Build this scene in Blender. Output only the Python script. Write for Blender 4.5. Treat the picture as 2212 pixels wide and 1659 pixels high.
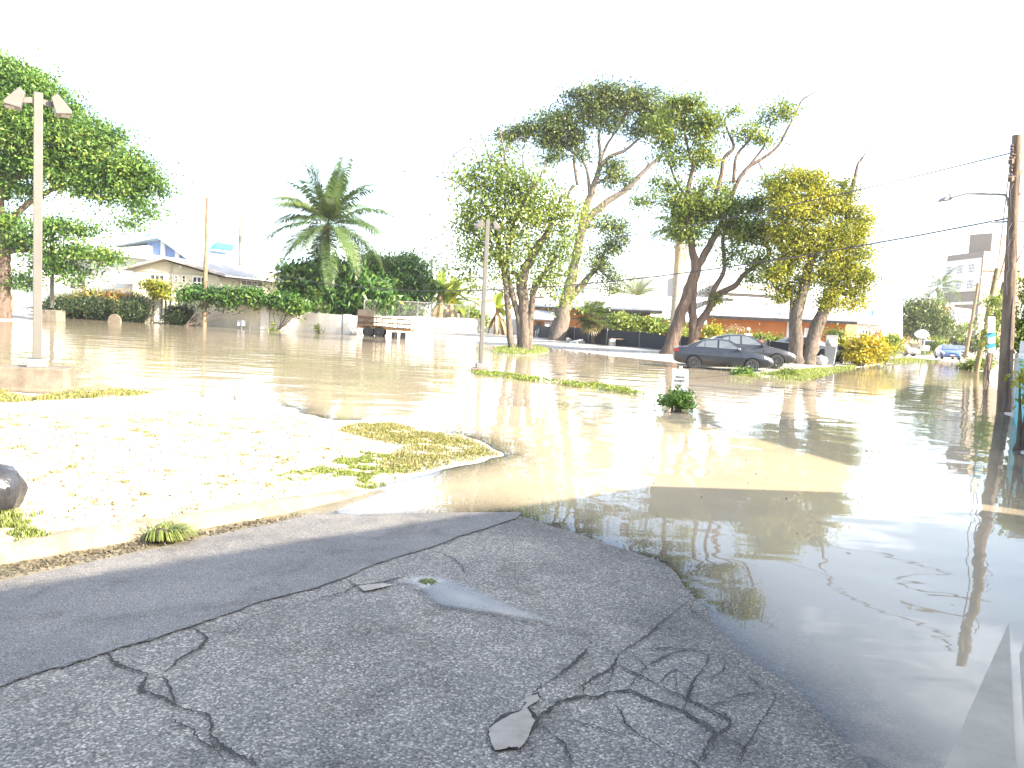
import bpy, bmesh, math, random
import numpy as np
from mathutils import Vector, Matrix
from math import radians, sin, cos, pi, tan, atan2, sqrt
random.seed(7); RNG = np.random.default_rng(11)
for o in list(bpy.data.objects): bpy.data.objects.remove(o)
C = bpy.context.scene.collection
S = bpy.context.scene

# ------------------------------------------------------------------ camera, sky, sun, exposure
FOC, PITCH, ROLL, EYE = 1661.0, radians(4.6), radians(3.1), 1.6
cF = Vector((0, cos(PITCH), -sin(PITCH))); cU0 = Vector((0, sin(PITCH), cos(PITCH))); cR0 = Vector((1, 0, 0))
cR = cR0*cos(ROLL) + cU0*sin(ROLL); cU = -cR0*sin(ROLL) + cU0*cos(ROLL)
cam = bpy.data.cameras.new("camera"); cam.sensor_width = 36; cam.lens = 36*FOC/2212
cam.clip_start = .05; cam.clip_end = 3000
camo = bpy.data.objects.new("camera", cam); C.objects.link(camo)
camo.matrix_world = Matrix(((cR.x, cU.x, -cF.x, 0), (cR.y, cU.y, -cF.y, 0), (cR.z, cU.z, -cF.z, EYE), (0, 0, 0, 1)))
S.camera = camo
SUN_AZ = Vector((.9, -.436, 0)); SUN_EL = radians(28)
w = bpy.data.worlds.new("World"); S.world = w; w.use_nodes = True
nt = w.node_tree
sky = nt.nodes.new("ShaderNodeTexSky"); sky.sky_type = 'NISHITA'; sky.sun_disc = False
sky.sun_elevation = SUN_EL; sky.sun_rotation = atan2(SUN_AZ.x, SUN_AZ.y); sky.air_density = 1.0; sky.dust_density = 2.5; sky.ozone_density = 1.0
bg = nt.nodes["Background"]; bg.inputs[1].default_value = .15
# thin bright cloud veil in the sky (a few patches of cloud over blue, denser towards the horizon)
tc = nt.nodes.new("ShaderNodeTexCoord"); mp = nt.nodes.new("ShaderNodeMapping"); mp.inputs['Scale'].default_value = (1.6, 1.6, 4.5)
nz = nt.nodes.new("ShaderNodeTexNoise"); nz.inputs['Scale'].default_value = 2.2; nz.inputs['Detail'].default_value = 7; nz.inputs['Roughness'].default_value = .55
cr = nt.nodes.new("ShaderNodeValToRGB"); cr.color_ramp.elements[0].position = .54; cr.color_ramp.elements[1].position = .76; cr.color_ramp.elements[0].color = (.06, .06, .06, 1)
mx = nt.nodes.new("ShaderNodeMixRGB"); mx.inputs[2].default_value = (8.2, 8.6, 9.3, 1)
L = nt.links.new
L(tc.outputs['Generated'], mp.inputs[0]); L(mp.outputs[0], nz.inputs[0]); L(nz.outputs[0], cr.inputs[0]); L(cr.outputs[0], mx.inputs[0])
L(sky.outputs[0], mx.inputs[1]); L(mx.outputs[0], bg.inputs[0])
sl = bpy.data.lights.new("sun", 'SUN'); sl.energy = 5.0; sl.angle = radians(.55); sl.color = (1, .89, .72)
so = bpy.data.objects.new("sun", sl); C.objects.link(so)
sdir = Vector((SUN_AZ.x*cos(SUN_EL), SUN_AZ.y*cos(SUN_EL), sin(SUN_EL)))
so.rotation_euler = (-sdir).to_track_quat('-Z', 'Y').to_euler(); so.location = sdir*60
S.view_settings.view_transform = 'Standard'; S.view_settings.look = 'None'; S.view_settings.gamma = 1
S.view_settings.exposure = 2.2
S.render.engine = 'CYCLES'; S.cycles.max_bounces = 8; S.cycles.transparent_max_bounces = 16
S.cycles.diffuse_bounces = 3; S.cycles.glossy_bounces = 3; S.cycles.transmission_bounces = 4
S.cycles.sample_clamp_indirect = 8; S.cycles.caustics_reflective = False; S.cycles.caustics_refractive = False

# ------------------------------------------------------------------ pixel helpers (reading positions off the photograph, 2212 wide)
def ray(px, py): return cF + cR*((px-1106)/FOC) + cU*((829.5-py)/FOC)
def G(px, py, z=0.0):
    d = ray(px, py); t = (z-EYE)/d.z; return Vector((d.x*t, d.y*t, z))
def A(px, py, Y):
    d = ray(px, py); t = Y/d.y; return Vector((d.x*t, Y, EYE+d.z*t))
def onplane(px, py, P, n):
    d = ray(px, py); e = Vector((0, 0, EYE)); t = (P-e).dot(n)/d.dot(n); return e+d*t
def hz(px): return 696+.0542*(px-1106)

# ------------------------------------------------------------------ materials
MATS = {}
def nodes(name):
    m = bpy.data.materials.new(name); m.use_nodes = True
    t = m.node_tree; return m, t, t.nodes["Principled BSDF"]
def ramp(t, stops):
    r = t.nodes.new("ShaderNodeValToRGB"); e = r.color_ramp.elements
    while len(e) < len(stops): e.new(.5)
    for i, (p, c) in enumerate(stops): e[i].position = p; e[i].color = (*c, 1)
    return r
def noise(t, scale, detail=5, rough=.6, vec=None, dist=0):
    n = t.nodes.new("ShaderNodeTexNoise"); n.inputs['Scale'].default_value = scale; n.inputs['Detail'].default_value = detail
    n.inputs['Roughness'].default_value = rough; n.inputs['Distortion'].default_value = dist
    if vec is not None: t.links.new(vec, n.inputs['Vector'])
    return n
def objco(t, scale=None):
    c = t.nodes.new("ShaderNodeTexCoord")
    if scale is None: return c.outputs['Object']
    m = t.nodes.new("ShaderNodeMapping"); m.inputs['Scale'].default_value = scale; t.links.new(c.outputs['Object'], m.inputs[0]); return m.outputs[0]
def bump(t, b, h, strength, dist=.02):
    n = t.nodes.new("ShaderNodeBump"); n.inputs['Strength'].default_value = strength; n.inputs['Distance'].default_value = dist
    t.links.new(h, n.inputs['Height']); t.links.new(n.outputs[0], b.inputs['Normal']); return n
def mat(name, c, rough=.6, metal=0, var=.18, scale=2.0, bmp=0, bscale=20, stretch=None, c2=None, spec=.4):
    if name in MATS: return MATS[name]
    m, t, b = nodes(name)
    b.inputs['Roughness'].default_value = rough; b.inputs['Metallic'].default_value = metal; b.inputs['Specular IOR Level'].default_value = spec
    co = objco(t, stretch)
    n = noise(t, scale, 6, .65, co)
    lo = c2 or tuple(x*(1-var*1.6) for x in c); hi = tuple(min(1, x*(1+var)) for x in c) if not c2 else c
    r = ramp(t, [(.3, lo), (.68, hi)]); t.links.new(n.outputs[0], r.inputs[0]); t.links.new(r.outputs[0], b.inputs['Base Color'])
    if bmp:
        n2 = noise(t, bscale, 4, .6, co); bump(t, b, n2.outputs[0], bmp)
    MATS[name] = m; return m
def leafmat(name, cols, trans=.35, rough=.45):
    if name in MATS: return MATS[name]
    m, t, b = nodes(name)
    a = t.nodes.new("ShaderNodeAttribute"); a.attribute_name = 'v'
    st = [(i/(len(cols)-1)*.9+.05, c) for i, c in enumerate(cols)]
    r = ramp(t, st); t.links.new(a.outputs['Fac'], r.inputs[0])
    b.inputs['Roughness'].default_value = rough; b.inputs['Specular IOR Level'].default_value = .35
    t.links.new(r.outputs[0], b.inputs['Base Color'])
    tr = t.nodes.new("ShaderNodeBsdfTranslucent"); g = t.nodes.new("ShaderNodeMixRGB"); g.blend_type = 'MULTIPLY'; g.inputs[0].default_value = 1
    g.inputs[2].default_value = (1.25, 1.2, .55, 1); t.links.new(r.outputs[0], g.inputs[1]); t.links.new(g.outputs[0], tr.inputs[0])
    mxs = t.nodes.new("ShaderNodeMixShader"); mxs.inputs[0].default_value = trans
    t.links.new(b.outputs[0], mxs.inputs[1]); t.links.new(tr.outputs[0], mxs.inputs[2]); t.links.new(mxs.outputs[0], t.nodes["Material Output"].inputs[0])
    MATS[name] = m; return m
def barkmat(name, c, c2):
    if name in MATS: return MATS[name]
    m, t, b = nodes(name); b.inputs['Roughness'].default_value = .9; b.inputs['Specular IOR Level'].default_value = .15
    co = objco(t, (1, 1, .22)); n = noise(t, 7, 8, .7, co, .6)
    r = ramp(t, [(.3, c2), (.5, tuple((x+y)/2 for x, y in zip(c, c2))), (.7, c)]); t.links.new(n.outputs[0], r.inputs[0]); t.links.new(r.outputs[0], b.inputs['Base Color'])
    bump(t, b, n.outputs[0], 1.0, .12); MATS[name] = m; return m

# ------------------------------------------------------------------ objects
INV = {}
def tag(o, label=None, cat=None, group=None, kind=None):
    if label: o['label'] = label
    if cat: o['category'] = cat
    if group: o['group'] = group
    if kind: o['kind'] = kind
    return o
def thing(name, label, cat, loc=(0, 0, 0), rz=0, group=None):
    o = bpy.data.objects.new(name, None); C.objects.link(o); o.location = loc; o.rotation_euler = (0, 0, rz); o.empty_display_size = .2
    INV[o.name] = (Matrix.Translation(Vector(loc)) @ Matrix.Rotation(rz, 4, 'Z')).inverted()
    return tag(o, label, cat, group)
def copy_tree(o, parent=None):
    c = o.copy(); C.objects.link(c); c.parent = parent
    if o.name in INV: INV[c.name] = INV[o.name]
    for ch in [x for x in bpy.data.objects if x.parent == o]: copy_tree(ch, c)
    return c
def link(name, me, m, parent=None, smooth=False):
    o = bpy.data.objects.new(name, me); C.objects.link(o)
    if m: me.materials.append(m)
    if smooth: me.polygons.foreach_set('use_smooth', [True]*len(me.polygons))
    if parent: o.parent = parent
    INV[o.name] = INV.get(parent.name, Matrix()) if parent else Matrix()
    return o
class MB:
    def __init__(s): s.v = []; s.f = []
    def add(s, vs, fs):
        k = len(s.v); s.v += [tuple(x) for x in vs]; s.f += [tuple(i+k for i in f) for f in fs]; return s
    def hexa(s, p):    # 8 points: bottom 4 then top 4
        return s.add(p, [(0, 3, 2, 1), (4, 5, 6, 7), (0, 1, 5, 4), (1, 2, 6, 5), (2, 3, 7, 6), (3, 0, 4, 7)])
    def box(s, c, d, rz=0):
        c = Vector(c); R = Matrix.Rotation(rz, 3, 'Z'); x, y, z = d[0]/2, d[1]/2, d[2]/2
        return s.hexa([c+R@Vector(q) for q in ((-x, -y, -z), (x, -y, -z), (x, y, -z), (-x, y, -z), (-x, -y, z), (x, -y, z), (x, y, z), (-x, y, z))])
    def obox(s, P, u, v, n):   # corner + three edge vectors
        P, u, v, n = Vector(P), Vector(u), Vector(v), Vector(n)
        return s.hexa([P, P+u, P+u+n, P+n, P+v, P+u+v, P+u+v+n, P+v+n])
    def beam(s, a, b, wd, h=None):
        a, b = Vector(a), Vector(b); d = (b-a).normalized(); h = h or wd
        up = Vector((0, 0, 1)) if abs(d.z) < .95 else Vector((1, 0, 0))
        x = d.cross(up).normalized()*wd/2; y = x.cross(d).normalized()*h/2
        return s.hexa([a-x-y, a+x-y, b+x-y, b-x-y, a-x+y, a+x+y, b+x+y, b-x+y])
    def prism(s, poly, vec):
        n = len(poly); vec = Vector(vec); poly = [Vector(p) for p in poly]
        return s.add(poly+[p+vec for p in poly], [tuple(range(n))[::-1], tuple(range(n, 2*n))]+[(i, (i+1) % n, n+(i+1) % n, n+i) for i in range(n)])
    def poly(s, pts): return s.add(pts, [tuple(range(len(pts)))])
    def tube(s, pts, rad, n=8, caps=True):
        pts = [Vector(p) for p in pts]; k = len(s.v); m = len(pts)
        if not hasattr(rad, '__len__'): rad = [rad]*m
        px = None
        for i, p in enumerate(pts):
            d = (pts[min(i+1, m-1)]-pts[max(i-1, 0)]).normalized()
            if px is None: px = d.cross(Vector((0, 0, 1)) if abs(d.z) < .9 else Vector((1, 0, 0))).normalized()
            px = (px-d*px.dot(d)).normalized(); py = d.cross(px)
            for j in range(n):
                a = 2*pi*j/n; s.v.append(tuple(p+(px*cos(a)+py*sin(a))*rad[i]))
        for i in range(m-1):
            for j in range(n):
                s.f.append((k+i*n+j, k+i*n+(j+1) % n, k+(i+1)*n+(j+1) % n, k+(i+1)*n+j))
        if caps: s.f.append(tuple(range(k, k+n))[::-1]); s.f.append(tuple(range(k+(m-1)*n, k+m*n)))
        return s
    def lathe(s, prof, n=20, o=(0, 0, 0), axis='z'):
        k = len(s.v); o = Vector(o)
        for r, z in prof:
            for j in range(n):
                a = 2*pi*j/n
                q = Vector((r*cos(a), r*sin(a), z)) if axis == 'z' else Vector((r*cos(a), z, r*sin(a)))
                s.v.append(tuple(o+q))
        m = len(prof)
        for i in range(m-1):
            for j in range(n): s.f.append((k+i*n+j, k+i*n+(j+1) % n, k+(i+1)*n+(j+1) % n, k+(i+1)*n+j))
        s.f.append(tuple(range(k, k+n))[::-1]); s.f.append(tuple(range(k+(m-1)*n, k+m*n))); return s
    def build(s, name, m, parent=None, smooth=False, local=False, bevel=0):
        v = s.v
        if parent and not local:
            I = INV[parent.name]; v = [tuple(I @ Vector(p)) for p in v]
        me = bpy.data.meshes.new(name); me.from_pydata(v, [], s.f); me.update()
        bm = bmesh.new(); bm.from_mesh(me); bmesh.ops.recalc_face_normals(bm, faces=bm.faces); bm.to_mesh(me); bm.free()
        o = link(name, me, m, parent, smooth)
        if smooth: me.set_sharp_from_angle(angle=radians(45))
        if bevel:
            b = o.modifiers.new("bevel", 'BEVEL'); b.width = bevel; b.segments = 2; b.limit_method = 'ANGLE'
        return o

# ------------------------------------------------------------------ foliage
def meshnp(name, V, n_per, F, vals=None):
    """V (N*n_per,3) points, F list of index tuples within one element (all same length)"""
    N = len(V)//n_per; F = np.array(F); k = F.shape[1]
    idx = (np.arange(N)[:, None, None]*n_per+F[None]).reshape(-1)
    me = bpy.data.meshes.new(name); me.vertices.add(len(V)); me.vertices.foreach_set('co', V.astype(np.float32).ravel())
    nf = len(idx)//k; me.loops.add(len(idx)); me.loops.foreach_set('vertex_index', idx.astype(np.int32))
    me.polygons.add(nf); me.polygons.foreach_set('loop_start', (np.arange(nf)*k).astype(np.int32))
    try: me.polygons.foreach_set('loop_total', np.full(nf, k, np.int32))
    except Exception: pass
    if vals is not None:
        a = me.attributes.new('v', 'FLOAT', 'POINT'); a.data.foreach_set('value', np.repeat(vals, n_per).astype(np.float32))
    me.update(calc_edges=True); return me
def norm(a): return a/np.maximum(np.linalg.norm(a, axis=-1, keepdims=True), 1e-9)
def toparent(V, parent):
    if parent is None: return V
    I = np.array(INV[parent.name]); return V@I[:3, :3].T+I[:3, 3]
def leafmesh(name, m, parent, cen, out, L, W, droop=.3, vals=None, upb=.8):
    N = len(cen); g = RNG.normal(size=(N, 3))
    a = norm(g+out*.7+np.array([0, 0, -droop*2])); up = np.array([0, 0, upb])+RNG.normal(size=(N, 3))*.6+out*.5
    s = norm(np.cross(a, up)); n = np.cross(s, a)
    l = (L*RNG.uniform(.6, 1.3, N))[:, None]; ww = (W*RNG.uniform(.6, 1.3, N))[:, None]
    V = np.empty((N, 4, 3)); V[:, 0] = cen-a*l/2; V[:, 1] = cen+s*ww/2+n*ww*.15; V[:, 2] = cen+a*l/2; V[:, 3] = cen-s*ww/2+n*ww*.15
    me = meshnp(name, toparent(V.reshape(-1, 3), parent), 4, [(0, 1, 2, 3)], np.clip(vals, 0, 1))
    return link(name, me, m, parent)
def blob_clumps(blobs, Y, cl_r, dens, depth=.8):
    """blobs (px,py,rx,ry[,dens mult[,dy]]) in photo pixels at distance Y -> clump centres and outward directions"""
    cs, outs = [], []
    for b in blobs:
        px, py, rx, ry = b[:4]; dm = b[4] if len(b) > 4 else 1; dy = b[5] if len(b) > 5 else RNG.uniform(-.25, .25)*rx*Y/FOC
        k = (Y+dy)/FOC; c = np.array(A(px, py, Y+dy)); R = np.array([rx*k, rx*k*depth, ry*k])
        n = max(3, int(3.8*dens*dm*(R[0]*R[1]*R[2])**(2/3)/(cl_r**2)))
        d = norm(RNG.normal(size=(n, 3))); r = RNG.uniform(.12, 1, n)**.5
        cs.append(c+d*R*(r*RNG.uniform(.88, 1.1, n))[:, None]); outs.append(d*r[:, None])
    return np.concatenate(cs), np.concatenate(outs)
def foliage(name, m, parent, blobs, Y, L, W, cl_r=.6, dens=1.6, per=90, droop=.3, depth=.8, vspread=.22, flat=.65):
    c, o = blob_clumps(blobs, Y, cl_r, dens, depth); N = len(c)
    rr = cl_r*RNG.uniform(.55, 1.25, N); cnt = np.maximum(6, (1.25*per*(rr/cl_r)**2*RNG.uniform(.6, 1.2, N))).astype(int)
    i = np.repeat(np.arange(N), cnt); g = RNG.normal(size=(len(i), 3))*np.array([1, 1, flat])*RNG.choice([.45, .6, .95], (len(i), 1))
    cen = c[i]+g*rr[i][:, None]
    cv = RNG.normal(.5, vspread, N); vals = cv[i]+RNG.normal(0, .13, len(i))
    leafmesh(name, m, parent, cen, norm(g)*.6+o[i]*.5, L, W, droop, vals)
    return c
def wig(pts, rad, Y, seed=0, amp=.3, sub=4, ydrift=0):
    """photo-pixel polyline (px,py,rpx) -> world polyline and radii, smoothed and slightly crooked"""
    r = random.Random(seed); n = len(pts); P, R = [], []
    for i, q in enumerate(pts):
        yy = Y+ydrift*i/max(1, n-1)+(q[3] if len(q) > 3 else 0)
        P.append(A(q[0], q[1], yy)); R.append(max(.012, q[2]*yy/FOC))
    oP, oR = [], []
    for i in range(n-1):
        p0, p1, p2, p3 = P[max(0, i-1)], P[i], P[i+1], P[min(n-1, i+2)]
        for j in range(sub):
            t = j/sub; q = .5*((2*p1)+(p2-p0)*t+(2*p0-5*p1+4*p2-p3)*t*t+(3*p1-p0-3*p2+p3)*t**3)
            k = R[i]*(1-t)+R[i+1]*t
            oP.append(q+Vector((r.uniform(-1, 1), r.uniform(-1, 1), 0))*amp*.45*k*(0 if i+j == 0 else 1)); oR.append(k*r.uniform(.96, 1.04))
    oP.append(P[-1]); oR.append(R[-1]); return oP, oR
def twigs(mb, clumps, skel, n, r0=.05, seed=1):
    r = random.Random(seed)
    if not skel or len(clumps) == 0: return
    for _ in range(n):
        c = Vector(clumps[r.randrange(len(clumps))]); b = min(skel, key=lambda q: (q-c).length+max(0, (q.z-c.z))*1.2)
        if (b-c).length > 9: continue
        m1 = b.lerp(c, .35)+Vector((r.uniform(-.2, .2), r.uniform(-.2, .2), r.uniform(0, .35)))*(b-c).length*.4
        m2 = b.lerp(c, .7)+Vector((r.uniform(-.2, .2), r.uniform(-.2, .2), r.uniform(-.05, .3)))*(b-c).length*.35
        mb.tube([b, m1, m2, c], [r0, r0*.75, r0*.5, r0*.25], 5)
def tree(name, label, cat, base, Y, limbs, blobs, bark, lm, leafL=.16, leafW=.09, cl_r=.6, dens=1.6, per=90, ntw=40, tw=.05, droop=.3, depth=.8, group=None, vspread=.22, n=9, flat=.65):
    root = thing(name, label, cat, base, 0, group)
    mb = MB(); skel = []
    for i, l in enumerate(limbs):
        P, R = wig(l, None, Y, seed=i+len(name)); mb.tube(P, R, n); skel += P[len(P)//3:]
    if blobs:
        c = foliage('crown', lm, root, blobs, Y, leafL, leafW, cl_r, dens, per, droop, depth, vspread, flat)
        twigs(mb, c, skel or [Vector(base)], ntw, tw, len(name))
    if mb.v: mb.build('trunk', bark, root, smooth=True)
    return root
def frond(Vs, Fs, base, az, el, length, droop, leaflet=.7, n=34, tw=.035, rng=random):
    """palm frond: arching rachis and two rows of hanging leaflets, as raw verts and quads"""
    d = Vector((cos(az)*cos(el), sin(az)*cos(el), sin(el))); p = Vector(base); pts = [p.copy()]; st = length/16
    for i in range(16):
        d = (d+Vector((0, 0, -droop*(i+2)/16*.13))).normalized(); p = p+d*st; pts.append(p.copy())
    for i in range(16):    # rachis as a thin strip pair
        a, b = pts[i], pts[i+1]; s = (b-a).cross(Vector((0, 0, 1))).normalized()*tw*(1-i/18); u = Vector((0, 0, tw*.6*(1-i/18)))
        for q in (s, u):
            k = len(Vs); Vs += [a-q, a+q, b+q*.93, b-q*.93]; Fs.append((k, k+1, k+2, k+3))
    for i in range(n):
        t = .12+.88*i/n; f = t*16; j = min(15, int(f)); q = pts[j].lerp(pts[j+1], f-j); dd = (pts[j+1]-pts[j]).normalized()
        side = dd.cross(Vector((0, 0, 1)));
        if side.length < .05: side = Vector((1, 0, 0))
        side.normalize(); up = side.cross(dd)
        ll = leaflet*(sin(pi*min(1, t*.9+.12))**.6)*rng.uniform(.85, 1.1)
        for sg in (-1, 1):
            e = (side*sg*.9+dd*.55+up*rng.uniform(-.05, .25)).normalized()
            m1 = q+e*ll*.5; e2 = (e+Vector((0, 0, -.75-droop*.25))).normalized(); tip = m1+e2*ll*.5
            ww = dd*.026*ll/.5
            k = len(Vs); Vs += [q-ww*.6, q+ww*.6, m1+ww, m1-ww, tip]; Fs.append((k, k+1, k+2, k+3)); Fs.append((k+3, k+2, k+4))
def palm(name, label, base, top, tr, fronds, lm, bark, leaflet=.7, n=34, group=None, cat='palm tree', nuts=0):
    root = thing(name, label, cat, base, 0, group); mb = MB(); b, t = Vector(base), Vector(top); k = 14
    pts = [b.lerp(t, i/k)+Vector((sin(i*.35)*.05, 0, 0)) for i in range(k+1)]
    mb.tube(pts, [tr*(1.25-.35*min(1, i/4))*(1+.03*(i % 2)) for i in range(k+1)], 10); mb.build('trunk', bark, root, smooth=True)
    for f in fronds:
        Vs, Fs = [], []; r = random.Random(int(f[0]*100)); frond(Vs, Fs, t, f[0], f[1], f[2], f[3], leaflet, n, rng=r)
        I = INV[root.name]; me = bpy.data.meshes.new('frond'); me.from_pydata([tuple(I@v) for v in Vs], [], Fs)
        a = me.attributes.new('v', 'FLOAT', 'POINT'); val = f[4] if len(f) > 4 else r.uniform(.25, .75)
        a.data.foreach_set('value', [min(1, max(0, val+r.uniform(-.08, .08))) for _ in Vs]); link('frond', me, lm, root)
    if nuts:
        mb = MB(); r = random.Random(3)
        for i in range(nuts):
            a = r.uniform(0, 2*pi); c = t+Vector((cos(a)*.38, sin(a)*.38, r.uniform(-.5, -.1)))
            mb.lathe([(.02, -.14), (.09, -.1), (.12, 0), (.09, .1), (.02, .14)], 8, c)
        mb.build('coconut_cluster', mat('coconut', (.28, .2, .05), .5), root, smooth=True)
    return root

# ------------------------------------------------------------------ terrain: ground, road, gutter, flood water
def pg(l): return np.array([(G(*q)[:2] if q[1] > 600 and abs(q[0]) > 60 or q[1] > 600 else q) for q in l])
def W2(*pts): return [tuple(p) for p in pts]
def px2(l): return [tuple(G(x, y)[:2]) for x, y in l]
lot = np.array(px2([(-900, 820), (-300, 838), (0, 848), (130, 853), (250, 851), (335, 847), (480, 860), (640, 884), (720, 908), (830, 912), (930, 932), (1000, 938), (1060, 964), (1088, 985), (1000, 1002), (900, 1026), (830, 1044), (800, 1062), (605, 1110), (300, 1164), (0, 1217), (-400, 1290), (-900, 1390)]))
asph_edge = [(-8.8, -3.9)]+px2([(0, 1262), (300, 1198), (605, 1132), (690, 1112)])
def chaikin(l, it=2):
    for _ in range(it):
        o = [l[0]]
        for a, b in zip(l[:-1], l[1:]): o += [(a[0]*.75+b[0]*.25, a[1]*.75+b[1]*.25), (a[0]*.25+b[0]*.75, a[1]*.25+b[1]*.75)]
        l = o+[l[-1]]
    return l
dry = np.array(asph_edge+px2(chaikin([(760, 1116), (850, 1123), (1000, 1121), (1100, 1112), (1180, 1136), (1264, 1163), (1334, 1187), (1460, 1216), (1499, 1275), (1538, 1321), (1566, 1370), (1620, 1430), (1694, 1487), (1739, 1535), (1814, 1622), (1852, 1659), (1950, 1900)]))+[(.9, 1), (.9, -8), (-10, -10)])
far = np.array([(-300, 66)]+px2([(-600, 697), (0, 695), (95, 694), (128, 686), (240, 690), (320, 697), (400, 699), (470, 704), (565, 709), (660, 714), (750, 718), (880, 725), (1000, 736), (1075, 747), (1180, 752), (1260, 761), (1330, 770), (1450, 782), (1490, 788), (1560, 797), (1600, 806), (1650, 816), (1700, 819), (1745, 821), (1790, 808), (1850, 794), (1930, 785), (2000, 779), (2062, 781), (2084, 783), (2084, 792), (2105, 802), (2132, 803)])+[(23.5, 38), (17.9, 28.4), (8.45, 12.4), (2.9, 3.0), (2.4, 1.5), (2.4, -30), (900, -30), (900, 900), (-900, 900), (-900, 66)])
isl = np.array([tuple(G(1125+62*cos(a), 758+10*sin(a))[:2]) for a in np.linspace(0, 2*pi, 14, endpoint=False)])
def sdist(P, poly):
    d2 = np.full(len(P), 1e18); ins = np.zeros(len(P), bool); n = len(poly)
    for i in range(n):
        a, b = poly[i], poly[(i+1) % n]; e = b-a; wv = P-a
        t = np.clip((wv@e)/max(e@e, 1e-12), 0, 1); d2 = np.minimum(d2, ((wv-t[:, None]*e)**2).sum(1))
        c1 = (a[1] <= P[:, 1]) != (b[1] <= P[:, 1])
        with np.errstate(divide='ignore', invalid='ignore'):
            xi = a[0]+(P[:, 1]-a[1])*(b[0]-a[0])/(b[1]-a[1])
        ins ^= c1 & (P[:, 0] < xi)
    d = np.sqrt(d2); return np.where(ins, d, -d)
def vnoise(P, s, seed=0):
    """smooth value noise on the plane"""
    q = P/s+np.array([seed*17.3+1000, seed*7.7+1000]); i = np.floor(q).astype(int); f = q-i; f = f*f*(3-2*f)
    h = lambda x, y: np.modf(np.abs(np.sin(x*127.1+y*311.7+seed*13.7)*43758.5453))[0]
    a, b, c, d = h(i[:, 0], i[:, 1]), h(i[:, 0]+1, i[:, 1]), h(i[:, 0], i[:, 1]+1), h(i[:, 0]+1, i[:, 1]+1)
    return (a*(1-f[:, 0])+b*f[:, 0])*(1-f[:, 1])+(c*(1-f[:, 0])+d*f[:, 0])*f[:, 1]-.5
def H(P):
    P = np.asarray(P, float).reshape(-1, 2)
    n1 = vnoise(P, .9, 1)*.5+vnoise(P, .35, 2)*.3; n2 = vnoise(P, 2.6, 3)
    dist = np.linalg.norm(P, axis=1)
    a = np.clip((sdist(P, lot)+n1*.18)*.05, -.3, .10)+(n1*.02)
    b = np.clip((sdist(P, dry)+n1*.16)*.026, -.3, .11)+vnoise(P, 1.3, 5)*.006
    sf = sdist(P, far); c = np.clip((sf+n1*.5)*.035, -.3, .30)+np.where(sf > 0, n2*.06*np.clip(sf/3, 0, 1), 0)
    e = np.clip((sdist(P, isl)+n1*.1)*.12, -.3, .14)
    return np.maximum(np.maximum(a, b), np.maximum(c, e))
def Hz(x, y): return float(H([(x, y)])[0])
def GH(px, py, it=3):
    z = 0.0
    for _ in range(it):
        p = G(px, py, z); z = max(Hz(p.x, p.y), -.02)
    return G(px, py, z)
az = np.concatenate([np.radians(np.arange(-38, 38.01, .16)), np.radians(np.arange(41, 320, 4.0))])   # bearing from +Y
rad = [.35]
while rad[-1] < 1500: rad.append(rad[-1]*(1.0085 if 1.8 < rad[-1] < 110 else 1.06))
rad = np.array(rad); NA, NR = len(az), len(rad)
PP = np.stack([np.outer(rad, np.sin(az)), np.outer(rad, np.cos(az))], -1).reshape(-1, 2)
HH = H(PP)
ii = (np.arange(NR-1)[:, None]*NA+np.arange(NA)[None]).ravel(); jj = (np.arange(NR-1)[:, None]*NA+(np.arange(NA)[None]+1) % NA).ravel()
FQ = np.stack([ii, ii+NA, jj+NA, jj], 1)
FC = PP[FQ].mean(1)
def sheet(name, mask, Z, m, attrs={}):
    f = FQ[mask]; used, inv = np.unique(f, return_inverse=True); inv = inv.reshape(f.shape)
    me = bpy.data.meshes.new(name); V = np.column_stack([PP[used], Z[used]]).astype(np.float32)
    me.vertices.add(len(V)); me.vertices.foreach_set('co', V.ravel()); me.loops.add(f.size); me.loops.foreach_set('vertex_index', inv[:, ::-1].astype(np.int32).ravel())
    me.polygons.add(len(f)); me.polygons.foreach_set('loop_start', (np.arange(len(f))*4).astype(np.int32))
    for k, a in attrs.items():
        at = me.attributes.new(k, 'FLOAT', 'POINT'); at.data.foreach_set('value', a[used].astype(np.float32))
    me.update(calc_edges=True); o = link(name, me, m, None, True); o['kind'] = 'structure'; return o
sd_lot = sdist(FC, lot); sd_dry = sdist(FC, dry); sd_far = sdist(FC, far)
street = np.array(asph_edge+px2([(800, 1080)])+[tuple(G(800, 1080).xy+Vector((.56, .83))*130), (100, 90), (44.6, 71), (17.5, 28.4), (8.1, 12.4), (2.3, 2.9), (2.0, 1.5), (2.4, -30), (-14, -30)])
gut = np.array(px2([(-400, 1290), (0, 1217), (300, 1164), (605, 1110), (800, 1062), (830, 1060), (690, 1112), (605, 1132), (300, 1198), (0, 1262)])+[(-6, -.2), (-6.6, .5)])
in_gut = (sdist(FC, gut) > -.02) & (sd_lot < 0) & (sd_dry < 0)
in_road = (sdist(FC, street) > 0) & (sd_lot < 0) & ~in_gut & ((sd_far < 0) | (FC[:, 1] > 60))

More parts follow.
